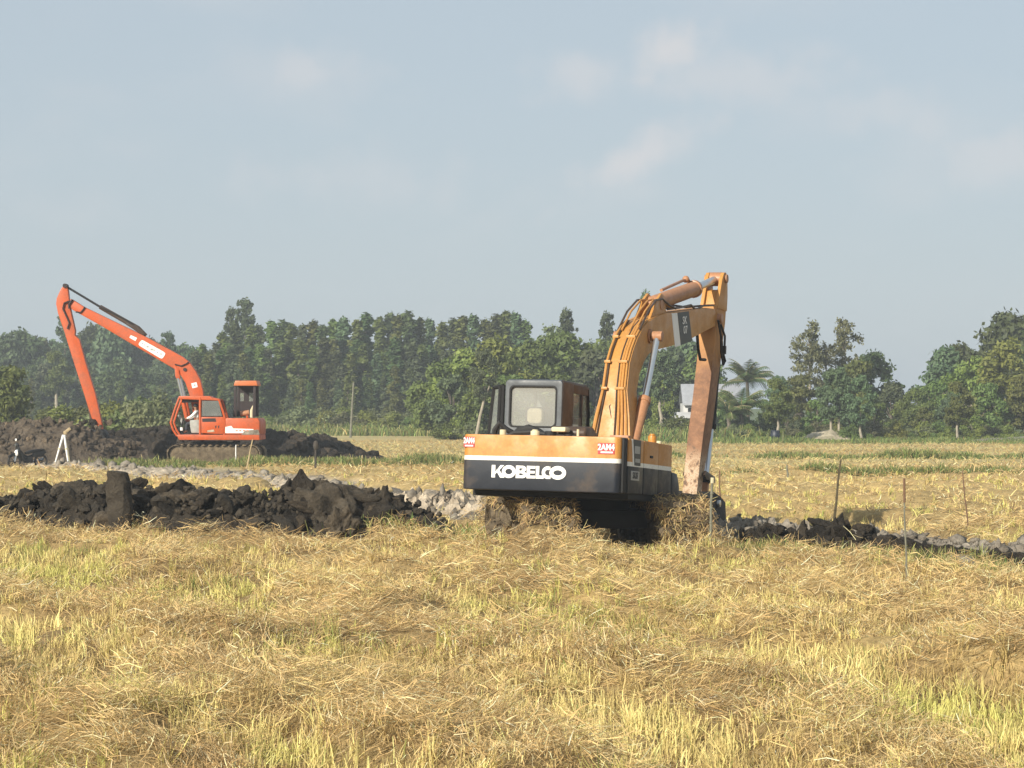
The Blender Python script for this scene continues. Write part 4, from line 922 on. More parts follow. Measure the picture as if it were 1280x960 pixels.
# canopy over the engine
can = opart(plate([(296, 476), (322.4, 476), (324, 482.3), (294, 482.3)], -.62, .75), 'canopy', 'orgroof', .03)
for u0, u1 in ((294.4, 297.4), (318.3, 321.4)):
    for y in (-.55, .62): opart(plate([(u0, 482.4), (u1, 482.4), (u1, 521), (u0-.8, 521)], y, y+.06), 'canopy_post', 'orgdark', .01, can)
opart(B().prism(op([(294.6, 482.4), (321.2, 482.4), (321.2, 491), (294.6, 491)]), .63, .66, 'y').prism(op([(294.6, 501.6), (321.2, 501.6), (321.2, 521), (294.6, 521)]), .63, .66, 'y')
      .prism(op([(294.6, 491.1), (298, 491.1), (298, 501.5), (294.6, 501.5)]), .63, .66, 'y').prism(op([(302.6, 491.1), (309, 491.1), (309, 501.5), (302.6, 501.5)]), .63, .66, 'y').prism(op([(318.2, 491.1), (321.2, 491.1), (321.2, 501.5), (318.2, 501.5)]), .63, .66, 'y'), 'canopy_back', 'orgdark', 0, can)
for u0, u1 in ((298, 302.6), (309, 318.2)): opart(plate([(u0, 491.1), (u1, 491.1), (u1, 501.5), (u0, 501.5)], .64, .65), 'canopy_window', 'glass2', 0, can)
opart(B().tube([(ox(301)-OX0, -.1, oz(517.5)), (ox(312)-OX0, -.1, oz(515.5))], .12, 12), 'air_filter', 'pinkish', .01, house)
opart(B().tube([(ox(315.5)-OX0, -.3, oz(522)), (ox(315.5)-OX0, -.3, oz(513)), (ox(317.5)-OX0, -.3, oz(507))], [.07, .07, .03], 10), 'exhaust_pipe', 'cream', 0, house)
opart(B().tube([(ox(310.5)-OX0, -.4, oz(523)), (ox(310.5)-OX0, -.4, oz(519.5))], .05, 10), 'filler_cap', 'org', 0, house)
# boom and stick: profiles, box section
yb0, yb1 = -.08, .34
oboom = opart(plate([(86, 375.5), (89, 373.6), (105, 383.6), (140, 400.5), (178.4, 419), (215, 438.6), (229, 446.5), (236.5, 452.5), (244, 463), (250.5, 475), (254, 490), (256, 510), (254, 528), (244, 528), (240, 508), (237, 493), (232, 478.5), (227, 470.5), (219.6, 462), (205, 453.5), (164.6, 430), (125.7, 406.8), (93.6, 389), (87, 385)], yb0, yb1), 'boom', 'org', .03)
opart(plate([(177.2, 425.2), (179, 425.4), (204.6, 439.6), (206.8, 441.6), (206.4, 443.6), (203.8, 447.6), (202, 448.2), (200, 447.4), (175, 432.4), (173.6, 430.6), (174, 429)], yb0-.012, yb0+.01), 'white_sign', 'white', 0, oboom)
for a, b_ in (((177.4, 428.8), (179.4, 430.4)), ((180.2, 430.4), (182.2, 432)), ((183.2, 432.2), (186.2, 434.6)), ((188.2, 435.4), (191.6, 438.2)), ((191.8, 436.8), (194.6, 438.4)), ((196.4, 439.6), (198, 441.6)), ((200, 441.6), (203, 443.4))):
    opart(plate([a, (b_[0], a[1]+.3), b_, (a[0]+.2, b_[1]-.2)], yb0-.018, yb0-.008), 'sign_lettering', 'stickgrey', 0, oboom)
opart(plate([(163.8, 418.9), (171.6, 422.4), (169.6, 426.4), (161.9, 422)], yb0-.012, yb0+.01), 'white_sticker', 'white', 0, oboom)
opart(plate([(239.4, 479.2), (246, 477.8), (247.4, 483.8), (240.8, 485.4)], yb0-.012, yb0+.01), 'white_sticker', 'white', 0, oboom)
opart(plate([(242.4, 480.6), (244.6, 480.2), (245, 482.6), (242.8, 483)], yb0-.016, yb0-.008), 'sticker_mark', 'stickgrey', 0, oboom)
opart(B().tube([(ox(231.5)-OX0, yb0-.05, oz(462)), (ox(231.5)-OX0, yb1+.05, oz(462))], .08, 12), 'pin', 'orgdark', 0, oboom)
opart(plate([(219, 458), (224, 462), (226, 474), (221.5, 474.5), (219.3, 470)], yb0-.06, yb0-.01), 'cylinder_bracket', 'org', .02, oboom)
opart(B().tube([(ox(u)-OX0, yb0-.04, oz(v)) for u, v in ((95, 390), (101, 391), (104.5, 387), (106.5, 383.8))], .035, 6), 'hose', 'orgdark', 0, oboom)
opart(B().tube([(ox(u)-OX0, yb0-.04, oz(v)) for u, v in ((219, 455.5), (227, 457.5), (233, 455), (236, 452.6))], .03, 6), 'hose', 'orgdark', 0, oboom)
for s_ in (-.34, .46):
    c_ = opart(B().tube([(ox(236)-OX0, s_, oz(528)), (ox(229.5)-OX0, s_, oz(498))], .10, 12), 'boom_cylinder', 'org', .01)
    opart(B().tube([(ox(229.5)-OX0, s_, oz(498)), (ox(223.6)-OX0, s_, oz(473))], .055, 10), 'rod', 'chrome', 0, c_)
ostick = opart(plate([(80, 355.5), (82.5, 355.5), (84.6, 362), (87.4, 385), (93.8, 413), (93.4, 419), (99, 424), (107.3, 454.6), (118.8, 491), (127, 527), (129, 540), (121, 540), (116.3, 527), (104, 489), (91.3, 450), (79.5, 412), (72.6, 392.5), (70, 380), (70.6, 373), (76, 361)], yb0+.04, yb1-.04), 'stick', 'org', .025)
opart(B().tube([(ox(u)-OX0, yb0-.03, oz(v)) for u, v in ((88, 376), (80.5, 379), (79, 386), (84.5, 398), (87, 404), (84.5, 411))], .035, 6), 'hose', 'orgdark', 0, ostick)
opart(B().tube([(ox(u)-OX0, yb0-.05, oz(v)) for u, v in ((91, 374.5), (86.5, 381), (87, 386))], .05, 6), 'hose', 'orgdark', 0, ostick)
opart(B().tube([(ox(81.2)-OX0, yb0-.02, oz(357.2)), (ox(81.2)-OX0, yb1+.02, oz(357.2))], .10, 12), 'pin', 'orgdark', 0, ostick)
oc = opart(B().tube([(ox(181)-OX0, .13, oz(420)), (ox(172)-OX0, .13, oz(410.5)), (ox(124)-OX0, .13, oz(383.2))], [.12, .12, .10], 12).tube([(ox(180)-OX0, .02, oz(419)), (ox(166)-OX0, .02, oz(409)), (ox(158)-OX0, .02, oz(404))], .07, 8), 'stick_cylinder', 'cabbrown', .01)
opart(B().tube([(ox(124)-OX0, .13, oz(383.2)), (ox(82)-OX0, .13, oz(358))], .05, 10), 'rod', 'black', 0, oc)
opart(B().tube([(ox(124)-OX0, -.06, oz(383)), (ox(140)-OX0, -.06, oz(391)), (ox(165)-OX0, -.06, oz(404))], .035, 6), 'hose', 'rubber', 0, oc)
opart(B().tube([(ox(106.5)-OX0, .1, oz(492)), (ox(112)-OX0, .1, oz(515)), (ox(116)-OX0, .1, oz(538))], .07, 8), 'bucket_cylinder', 'cabbrown')
opart(B().prism(op([(116, 536), (128, 536), (140, 548), (138, 562), (122, 566), (112, 556)]), -.35, .6, 'y'), 'bucket', 'black', .05)
# tracks
tpo = track_path(1.65, .38, .44)
for sy in (-1.05, 1.05):
    b = B(); b.prism([(p[0]*.97, .44+(p[1]-.44)*.9) for p in tpo], sy-.24, sy+.24, 'y'); otr = opart(b, 'track', 'caked', .02)
    for (y_, z_, a_) in tpo:
        o = link('shoe', shoe_me, otr); o.location = (y_, sy, z_); o.rotation_euler = Euler((a_-R(90), 0, 0)); o.rotation_euler = (Matrix.Rotation(R(-90), 3, 'Z') @ Matrix.Rotation(a_-R(90), 3, 'X')).to_euler()
        o.location = (y_, sy, z_); o.rotation_euler = (Matrix.Rotation(-(a_-R(90)), 3, 'Y') @ Matrix.Rotation(R(90), 3, 'Z')).to_euler()
opart(B().bb(-.9, .9, -.8, .8, .4, .98), 'car_body', 'black', .05)

# the operator, seated in the open cab and leaning to the levers
PE = empty('person', (ox(249), OY-.75, oz(541))); tag(PE, 'person in white long sleeved shirt seated at the levers of the orange excavator', 'person')
def skin_mesh(name, vs, es, rad, m, parent, sub=2):
    me = bpy.data.meshes.new(name); me.from_pydata(vs, es, []); me.materials.append(m)
    o = link(name, me, parent)
    o.modifiers.new('skin', 'SKIN'); sv = me.skin_vertices
    if not sv: me.attributes  # the modifier adds the layer
    for k, r_ in enumerate(rad): me.skin_vertices[0].data[k].radius = (r_, r_) if isinstance(r_, float) else r_
    me.skin_vertices[0].data[0].use_root = True
    o.modifiers['skin'].use_smooth_shade = True
    o.modifiers.new('sub', 'SUBSURF').levels = sub; o.modifiers['sub'].render_levels = sub
    return o
# pelvis, waist, chest, neck base, neck, head, crown, then arms and legs (facing -x)
jv = [(.06, 0, .42), (.05, 0, .60), (.0, 0, .85), (-.03, 0, .98), (-.05, 0, 1.05), (-.07, 0, 1.14), (-.06, 0, 1.26),
      (-.02, -.19, .92), (-.20, -.24, .74), (-.42, -.20, .64), (-.50, -.19, .62), (-.02, .19, .92), (-.18, .24, .72), (-.40, .20, .62), (-.48, .19, .60),
      (.0, -.10, .40), (-.42, -.14, .44), (-.46, -.14, .08), (-.58, -.14, .03), (.0, .10, .40), (-.42, .14, .44), (-.46, .14, .08), (-.58, .14, .03)]
je = [(0, 1), (1, 2), (2, 3), (3, 4), (4, 5), (5, 6), (3, 7), (7, 8), (8, 9), (9, 10), (3, 11), (11, 12), (12, 13), (13, 14), (0, 15), (15, 16), (16, 17), (17, 18), (0, 19), (19, 20), (20, 21), (21, 22)]
jr = [.13, .12, (.15, .12), .07, .05, .085, .06, .06, .045, .035, .03, .06, .045, .035, .03, .085, .065, .045, .04, .085, .065, .045, .04]
def try_skin():
    o = skin_mesh('body', jv, je, jr, M['skin'], PE)
    skin_mesh('shirt', [jv[i] for i in (1, 2, 3, 7, 8, 9, 11, 12, 13)], [(0, 1), (1, 2), (2, 3), (3, 4), (4, 5), (2, 6), (6, 7), (7, 8)], [.145, (.17, .14), .085, .08, .065, .05, .08, .065, .05], M['shirt'], PE)
    skin_mesh('trousers', [jv[i] for i in (0, 15, 16, 17, 19, 20, 21)], [(0, 1), (1, 2), (2, 3), (0, 4), (4, 5), (5, 6)], [.145, .10, .08, .06, .10, .08, .06], M['trousers'], PE)
try_skin()
B().ball((-.055, 0, 1.22), .105, (1.05, .95, .85), 14, 9).done('hair', M['hair'], PE, 0, 1, 60)
B().ball((-.165, 0, 1.15), .02, (1, .8, 1.4), 8, 6).ball((-.145, -.035, 1.175), .012, (1, 1, 1), 8, 6).ball((-.145, .035, 1.175), .012, (1, 1, 1), 8, 6).done('face', M['skin'], PE)

# ------------------------------------------------------------------ motorcycle, tripod, stakes
MC = empty('motorcycle', (ox(35)*96.3/OY, 96.3, float(gz(ox(35)*96.3/OY, 96.3))+.02), R(128)); tag(MC, 'small black motorcycle parked in front of the far earth bank', 'motorcycle')
def mpart(b, name, m, bev=0, parent=MC): return b.done(name, M[m], parent, bev, 2)
def wheel(y):
    w = B(); n = 20
    w.loft([[(.045*math.cos(a)*1.0, y+(.27+.045*math.sin(a))*math.cos(t), .31+(.27+.045*math.sin(a))*math.sin(t)) for a in [2*math.pi*k/8 for k in range(8)]] for t in [2*math.pi*k/n for k in range(n+1)]], False)
    wh = mpart(w, 'wheel', 'rubber')
    r = B().tube([(-.05, y, .31), (.05, y, .31)], .06, 10)
    for k in range(8): a = k*math.pi/4; r.tube([(0, y, .31), (0, y+.25*math.cos(a), .31+.25*math.sin(a))], .010, 6)
    mpart(r, 'rim', 'black', 0, wh)
wheel(.62); wheel(-.60)
mpart(B().tube([(0, .45, .88), (0, .30, .62), (0, .0, .50), (0, -.35, .62)], .045, 8), 'frame', 'black')
mpart(B().prism([(.48, .98), (.40, .80), (.22, .60), (.16, .34), (.24, .30), (.36, .58), (.52, .86)], -.17, .17), 'leg_shield', 'black', .03)
mpart(B().prism([(.12, .70), (-.20, .80), (-.72, .84), (-.74, .78), (-.25, .68), (.10, .60)], -.12, .12), 'seat', 'black', .03)
mpart(B().prism([(-.25, .68), (-.72, .78), (-.85, .70), (-.60, .50), (-.2, .48)], -.10, .10), 'tail_body', 'black', .03)
mpart(B().bb(-.12, .12, -.18, .16, .24, .50), 'engine', 'black', .04)
mpart(B().tube([(.05, .62, .31), (.05, .46, .88)], .03, 8).tube([(-.05, .62, .31), (-.05, .46, .88)], .03, 8), 'fork', 'chrome')
mpart(B().prism([(.40, .60), (.62, .68), (.86, .58), (.90, .48), (.80, .58), (.62, .64)], -.06, .06), 'front_mudguard', 'black', .015)
mpart(B().ball((0, .53, .66), .15, (.9, .5, .95), 12, 8), 'front_cowl', 'white')
mpart(B().tube([(-.34, .36, 1.02), (-.15, .44, .98), (.15, .44, .98), (.34, .36, 1.02)], .022, 8), 'handlebar', 'black')
hl_ = mpart(B().ball((0, .50, 1.0), .12, (1.2, .7, .8), 12, 8), 'headlight_cowl', 'black')
mpart(B().ball((0, .57, 1.0), .07, (1, .5, 1), 10, 6), 'headlight', 'glass2', 0, hl_)
for s_ in (-1, 1):
    mi = mpart(B().tube([(.25*s_, .40, 1.02), (.32*s_, .40, 1.20)], .012, 6), 'mirror', 'black')
    mpart(B().ball((.31*s_, .40, 1.22), .07, (1.0, .4, .9), 10, 6), 'mirror_glass', 'white' if s_ > 0 else 'black', 0, mi)
mpart(B().tube([(.14, .1, .28), (.15, -.4, .30), (.15, -.8, .40)], [.03, .05, .06], 10), 'exhaust_pipe', 'chrome')
mpart(B().tube([(-.1, -.05, .3), (-.22, .0, .02)], .015, 6), 'side_stand', 'black')
def at(u, v, Y): return ((u-640)/2848*Y, Y, CAMH-(v-510)/2848*Y)
TP = empty('survey_tripod', (at(80, 575, 97)[0], 97, 0)); tag(TP, 'pale wooden survey tripod standing in front of the far earth bank', 'tripod')
tb = float(gz(TP.location.x, 97))
for (fx, fy, m_) in ((-.40, -.25, 'white'), (.28, -.30, 'white'), (.22, .45, 'cream')):
    lg = B().tube([(fx, fy, tb-.03), (fx*.45, fy*.45, .72), (fx*.10, fy*.10, 1.28)], [.022, .042, .045], 8).done('leg', M[m_], TP)
    B().tube([(fx*.47, fy*.47, .70), (fx*.43, fy*.43, .76)], .055, 8).done('leg_clamp', M['cream'], lg)
hd = B().tube([(0, 0, 1.24), (0, 0, 1.33)], [.10, .085], 14).done('head_plate', M['white'], TP, .01)
B().box((.06, 0, 1.42), (.14, .13, .16)).box((.14, 0, 1.50), (.36, .10, .13), Matrix.Rotation(R(-38), 3, 'Y')).done('instrument', M['bamboo'], TP, .03)

def stake(name, label, base, top, r, m, mid=None, knots=0, group='marker stakes'):
    b_, t_ = Vector(base), Vector(top)
    b_.z = float(gz(b_.x, b_.y))-.05
    o = empty(name, b_); tag(o, label, 'stake', group)
    d = t_-b_; pts = [Vector((0, 0, 0)), d*.33+Vector((.006, 0, 0)), d*.66-Vector((.008, 0, 0)), d] if mid is None else [Vector((0, 0, 0))]+[Vector(q)-b_ for q in mid]+[d]
    sh = B().tube(pts, [r*(1-.35*k/(len(pts)-1)) for k in range(len(pts))], 8).done('shaft', M[m], o)
    for k in range(knots):
        q = d*((k+1)/(knots+1)); u_ = d.normalized()
        B().tube([q-u_*.012, q+u_*.012], r*1.15, 8).done('knot', M[m], sh)
    return o
s_ = stake('stake', 'grey bamboo stake with a pale tip standing just right of the yellow excavator', at(887, 705, 36.1), at(890.5, 598, 36.1), .027, 'greystick', None, 4)
B().tube([Vector(at(890.3, 604, 36.1))-s_.location, Vector(at(890.6, 597, 36.1))-s_.location], .03, 8).done('pale_tip', M['cream'], s_)
s_ = stake('stake', 'thin tall stake in the near straw with a brown top, at right', at(1133, 747, 30), at(1130, 598, 30), .014, 'greystick', None, 3)
B().tube([Vector(at(1130.4, 628, 30))-s_.location, Vector(at(1130, 598, 30))-s_.location], .016, 8).done('brown_top', M['brownstick'], s_)
stake('stake', 'leaning tan bamboo stake in the far edge of the mud strip', at(1042, 655, 48.5), at(1051, 574, 48.5), .030, 'bamboo', None, 4)
stake('stake', 'thin brown stake behind the mud strip near the right edge', at(1211, 672, 43.5), at(1203, 588, 43.5), .016, 'brownstick', None, 3)
stake('stake', 'short dark twig stake in the straw field at far right', at(1264, 652, 50), at(1268, 627, 50), .016, 'brownstick')
stake('stake', 'thin brown stake behind the bucket of the yellow excavator', at(900, 630, 58), at(899.5, 588, 58), .026, 'brownstick')
stake('stake', 'dark stick with a thick head behind the mud heap', at(394, 588, 90), at(395, 558, 90), .05, 'darkstick')
B().ball((0, 0, 0), .14, (.8, .8, 1.5), 8, 6).done('knob', M['darkstick'], bpy.data.objects[bpy.data.objects.keys().index('stake') if False else [o.name for o in bpy.data.objects if o.get('label', '').startswith('dark stick with')][0]]).location = (.03, 0, 1.02)
stake('stake', 'leaning pale stick below the tail of the orange excavator', at(308, 582, 93), at(316, 549, 93), .035, 'bamboo')
stake('stake', 'short white stake below the tail of the orange excavator', at(295, 572, 97), at(295, 556, 97), .03, 'white')
stake('stake', 'short pale stake in the green bund behind the heap', at(452, 583, 94), at(453, 569, 94), .04, 'bamboo')
stake('stake', 'short green stake in the field beyond the mud strip', at(985, 598, 78), at(983.5, 581, 78), .04, 'greystick')
stake('stake', 'bent dark twig standing in grey mud between heap and yellow excavator', at(539, 652, 50), at(549, 616, 50), .022, 'darkstick', [at(540.5, 622, 50)])
stake('pole', 'slender pale pole leaning in front of the left woodland', at(438, 541, 190), at(442, 478, 190), .11, 'greystick', None, 0, 'poles')

# ------------------------------------------------------------------ house behind the stick
HO = empty('house', (17.95, 206, 0)); tag(HO, 'small white house with grey roof half hidden by trees behind the stick', 'house')
B().bb(-2.6, 2.6, -2, 2, 0, 2.9).done('wall', M['wallwhite'], HO, .02)
B().prism([(-2.4, 2.7), (0, 4.5), (2.4, 2.7), (2.4, 2.85), (0, 4.65), (-2.4, 2.85)], -2.7, 2.7).done('roof', M['roofgrey'], HO, .02)
w_ = B().bb(-2.2, -1.4, -2.06, -1.98, 1.6, 2.5).done('window', M['winddark'], HO); B().bb(-2.3, -1.3, -2.10, -2.0, 2.52, 2.6).bb(-2.3, -1.3, -2.10, -2.0, 1.5, 1.58).done('frame', M['wallwhite'], w_)
B().bb(.2, 1.2, -2.06, -1.98, 0, 2.2).done('door', M['winddark'], HO)
B().prism([(-2.05, 2.0), (-3.8, 1.55), (-3.8, 1.65), (-2.05, 2.12)], -4.2, -.6).done('awning', M['wallwhite'], HO, .02)
B().tube([(-4.0, -3.7, 0), (-4.0, -3.7, 1.6)], .06, 8).done('awning_post', M['palebark'], HO); B().tube([(-.9, -3.7, 0), (-.9, -3.7, 1.6)], .06, 8).done('awning_post', M['palebark'], HO)
# dark drum on a pale slab
DR = empty('drum', (at(969, 556, 163)[0], 163, 0)); tag(DR, 'dark blue plastic drum by the bent pale trunk at the woodland edge', 'drum')
B().tube([(0, 0, .1), (0, 0, .15), (0, 0, .35), (0, 0, .38), (0, 0, .6), (0, 0, .63), (0, 0, .82), (0, 0, .88)], [.30, .34, .34, .36, .36, .34, .34, .28], 18).done('barrel', M['bluedrum'], DR)
B().bb(-.45, .45, -.4, .4, 0, .09).done('slab', M['wallwhite'], DR, .01)

# ------------------------------------------------------------------ trees
def leaf_cloud(clumps, n, leaf, c0, c1, r, shell=.55, outward=.75):
    cl = np.array([c[:3] for c in clumps], float); rad = np.array([c[3] for c in clumps], float); zs = np.array([c[4] if len(c) > 4 else 1.0 for c in clumps], float)
    w = rad**2; pk = r.choice(len(cl), n, p=w/w.sum())
    u = r.normal(size=(n, 3)); u /= np.linalg.norm(u, axis=1)[:, None]
    rr = (shell+(1-shell)*r.random(n)**.6)*(1+r.normal(0, .24, n))
    pos = cl[pk]+u*(rad[pk]*rr)[:, None]*np.c_[np.ones(n), np.ones(n), zs[pk]]
    nn = u*outward+r.normal(size=(n, 3))*.55+np.array([0, 0, .25]); nn /= np.linalg.norm(nn, axis=1)[:, None]
    t = np.cross(nn, r.normal(size=(n, 3))); t /= np.linalg.norm(t, axis=1)[:, None]; b = np.cross(nn, t)
    s = (leaf*r.uniform(.55, 1.35, n))[:, None]
    V = np.stack([pos-t*s, pos-b*s*.55, pos+t*s, pos+b*s*.55], 1).reshape(-1, 3)
    Q = np.arange(n*4).reshape(-1, 4)
    k = r.random(n)[:, None]; kc = np.repeat(r.random(len(cl))[:, None], 1, 1)[pk]
    c = np.array(c0)*(1-.5*k-.5*kc)+np.array(c1)*(.5*k+.5*kc); c = c*(1+r.normal(0, .12, (n, 1)))
    return V, Q, np.repeat(np.clip(c, .005, .6), 4, 0)
def cloud_mesh(name, data):
    o = bulk(name, data[0], data[1], M['leaf'], data[2]); me = o.data; bpy.data.objects.remove(o); return me
def trunk_mesh(name, segs, m):
    b = B()
    for pts, rs in segs: b.tube(pts, rs, 7)
    o = b.done(name, M[m]); me = o.data; bpy.data.objects.remove(o); return me
DARKG = ((.050, .078, .030), (.105, .140, .046)); MIDG = ((.080, .115, .030), (.165, .200, .054)); LITG = ((.130, .170, .036), (.225, .260, .060)); OLIV = ((.125, .145, .065), (.215, .230, .110)); BLUG = ((.070, .104, .052), (.130, .170, .080))
def columnar(seed, H=13, rad=1.5, col=MIDG, n=5000, leaf=.25, low=.12):
    r = np.random.default_rng(seed); cl = []
    for k in range(34):
        t = low+(1-low)*(k+.5)/34; prof = (1-t)**.55*(.55+.45*min(1, (t-low)*5+.3)) if t > .35 else .8+.2*t
        a = r.uniform(0, 6.28); d = rad*prof*r.uniform(.15, .85)
        cl.append((d*math.cos(a), d*math.sin(a), H*t, max(.35, rad*prof*r.uniform(.40, .62)), 1.35))
    tr = trunk_mesh('trunk', [([(0, 0, -.2), (r.normal(0, .1), r.normal(0, .1), H*.4), (0, 0, H*.92)], [.16, .11, .03])], 'bark')
    return tr, cloud_mesh('crown', leaf_cloud(cl, n, leaf, *col, r))
def broad(seed, H=9, rad=3.6, col=MIDG, n=5200, leaf=.26, base=.22, m='bark', k=46):
    r = np.random.default_rng(seed); cl = []; segs = []
    top = Vector((r.normal(0, .3), r.normal(0, .3), H*.45)); segs.append(([(0, 0, -.2), (top.x*.5, top.y*.4, H*.22), tuple(top)], [.20, .16, .12]))
    for i in range(k):
        t = r.uniform(base, 1); a = r.uniform(0, 6.28); prof = math.sin(math.pi*min(1, max(.05, (t-base*.6)/(1-base*.6)))**.8)**.6
        d = rad*prof*math.sqrt(r.uniform(.05, .95)); cr_ = rad*r.uniform(.18, .34)
        p = (d*math.cos(a), d*math.sin(a), H*t-cr_*.6); cl.append((*p, cr_, .72))
        if i % 4 == 0: segs.append(([tuple(top*.8), tuple((top+Vector(p))*.5+Vector((0, 0, .2))), p], [.07, .05, .02]))
    return trunk_mesh('trunk', segs, m), cloud_mesh('crown', leaf_cloud(cl, n, leaf, *col, r))
def sparse(seed, H=11, rad=2.1, col=OLIV, n=2900, leaf=.16, m='palebark', low=.38):
    r = np.random.default_rng(seed); cl = []; segs = [([(0, 0, -.2), (r.normal(0, .15), 0, H*.3), (r.normal(0, .25), 0, H*.62), (r.normal(0, .3), 0, H*.95)], [.20, .16, .10, .03])]
    for i in range(64):
        t = r.uniform(low, 1.0); a = r.uniform(0, 6.28); d = rad*r.uniform(.1, 1.0)*(1.15-abs(t-.66)*1.9)
        p = (d*math.cos(a), d*math.sin(a), H*t); cl.append((*p, r.uniform(.22, .60), r.uniform(.8, 1.4)));
        if i % 3: continue
        segs.append(([(0, 0, H*t-.9), ((p[0])*.5, p[1]*.5, H*t-.35), p], [.05, .04, .015]))
    return trunk_mesh('trunk', segs, m), cloud_mesh('crown', leaf_cloud(cl, n, leaf, *col, r, .1, .5))
def bush(seed, H=2.6, rad=1.6, col=MIDG, n=3600, leaf=.12):
    r = np.random.default_rng(seed); cl = []; segs = []
    for i in range(16):
        a = r.uniform(0, 6.28); d = rad*math.sqrt(r.random()); z = H*r.uniform(.15, .85)*(1-.4*d/rad); cl.append((d*math.cos(a), d*math.sin(a), z, rad*r.uniform(.22, .40), .85))
        if i % 3 == 0: segs.append(([(0, 0, -.1), (cl[-1][0], cl[-1][1], z)], [.05, .02]))
    return trunk_mesh('stem', segs, 'bark'), cloud_mesh('foliage', leaf_cloud(cl, n, leaf, *col, r))
KIND = {}
for k in range(4): KIND[f'col{k}'] = columnar(500+k, col=(MIDG, BLUG, MIDG, DARKG)[k])
for k in range(3): KIND[f'dark{k}'] = broad(520+k, 11, 4.0, (DARKG, BLUG, DARKG)[k], 5200, .34)
for k in range(3): KIND[f'light{k}'] = broad(540+k, 9, 3.4, (LITG, MIDG, LITG)[k], 6000, .24, .14, 'palebark')
for k in range(3): KIND[f'mid{k}'] = broad(560+k, 7, 2.6, (MIDG, BLUG, MIDG)[k], 5200, .22, .08)
for k in range(3): KIND[f'sparse{k}'] = sparse(580+k)
KIND['tallsparse'] = sparse(590, 17, 2.4, BLUG, 6000, .24, 'bark', .5)
for k in range(3): KIND[f'bush{k}'] = bush(600+k, col=(MIDG, LITG, OLIV)[k])
def tree(kind, u, vtop, Y, label, name='tree', group='woodland trees', cat='tree', wide=1.0, H0=None, v0=None):
    me_t, me_c = KIND[kind]
    x = (u-640)/2848*Y; H_ = max(v.co.z for v in ()) if False else HGT[kind]
    h = CAMH-(vtop-510)/2848*Y
    o = empty(name, (x, Y, 0), random.uniform(0, 6.28)); s = h/H_; o.scale = (s*wide, s*wide, s); tag(o, label, cat, group)
    link('trunk' if name != 'shrub' else 'stem', me_t, o); link('crown' if name != 'shrub' else 'foliage', me_c, o)
    return o
HGT = {}
for kname, (t_, c_) in KIND.items():
    z = np.empty(len(c_.vertices)*3, np.float32); c_.vertices.foreach_get('co', z); HGT[kname] = float(np.percentile(z[2::3], 99.6))
ORD = ['first', 'second', 'third', 'fourth', 'fifth', 'sixth', 'seventh', 'eighth', 'ninth', 'tenth', 'eleventh', 'twelfth', 'thirteenth', 'fourteenth', 'fifteenth', 'sixteenth', 'seventeenth', 'eighteenth', 'nineteenth', 'twentieth', 'twenty-first', 'twenty-second', 'twenty-third', 'twenty-fourth']
PL = 'slender dark green plantation tree in the dense woodland behind the orange excavator'
tops = [(255, 432), (268, 430), (282, 415), (297, 408), (312, 410), (326, 407), (340, 404), (352, 404), (364, 409), (378, 410), (392, 402), (405, 408), (418, 404), (432, 399), (446, 402), (460, 397), (474, 400), (488, 396), (500, 399), (512, 392), (524, 398), (538, 403), (552, 404), (566, 400)]
for i, (u, v) in enumerate(tops):
    tree(f'col{i % 4}', u+random.uniform(-3, 3), v+random.uniform(-3, 3), 268+random.uniform(-4, 10), f'plantation tree forming the skyline, {ORD[i]} crown from the left behind the orange excavator', group='plantation trees', wide=1.45)
for i in range(30):
    u = 250+i*11+random.uniform(-5, 5); tree(f'col{(i*3+1) % 4}', u, random.uniform(424, 446), 256+random.uniform(-4, 5), PL, group='plantation trees', wide=1.6)
for i in range(22):
    u = 250+i*15.5+random.uniform(-6, 6); tree(f'col{(i*5+2) % 4}', u, random.uniform(458, 482), 247+random.uniform(-4, 4), PL, group='plantation trees', wide=1.5)
tree('tallsparse', 305, 375, 285, 'tallest tree with clumped open crown rising above the plantation', group='tall trees', wide=.8)
tree('tallsparse', 291, 386, 288, 'second tallest clumped tree just left of the tallest one above the plantation', group='tall trees', wide=.7)
DL = 'bluish dark broad tree in the hazy woodland behind the orange boom'
for i, (u, v) in enumerate([(-12, 418), (8, 420), (30, 415), (50, 424), (68, 428), (92, 425), (118, 408), (138, 410), (160, 420), (182, 424), (205, 430), (226, 433), (243, 436), (258, 440)]):
    tree(f'dark{i % 3}', u, v, 330+random.uniform(-8, 12), f'bluish dark skyline tree, {ORD[i]} from the left edge behind the orange boom', group='dark woodland trees', wide=.85)
for i in range(12):
    tree(f'dark{(i+1) % 3}', -8+i*23+random.uniform(-6, 6), random.uniform(448, 466), 305+random.uniform(-5, 5), DL, group='dark woodland trees', wide=1.0)
for i in range(14):
    tree(f'col{i % 4}', -6+i*20+random.uniform(-6, 6), random.uniform(466, 490), 290+random.uniform(-5, 5), DL, group='dark woodland trees', wide=1.6)
tree('tallsparse', 82, 392, 318, 'tall open crowned tree behind the tip of the orange boom', group='tall trees', wide=.8)
tree('tallsparse', 209, 416, 318, 'open crowned tree rising above the middle of the orange boom', group='tall trees', wide=.9)
tree('mid0', 12, 459, 150, 'bright green leafy tree on the left edge above the earth bank', group='single trees', wide=1.0)
tree('mid2', -12, 470, 150, 'leafy green tree cut by the left edge of the picture', group='single trees', wide=1.0)
for i, (u, v, Y) in enumerate([(60, 511, 165), (80, 508, 160), (100, 510, 162), (122, 506, 160), (140, 504, 150), (160, 502, 150), (178, 500, 150), (196, 508, 152), (212, 510, 150)]):
    tree(f'bush{i % 3}', u, v, Y, 'low green bush growing behind the far earth bank', 'shrub', 'bushes behind the bank', 'bush', 1.2)
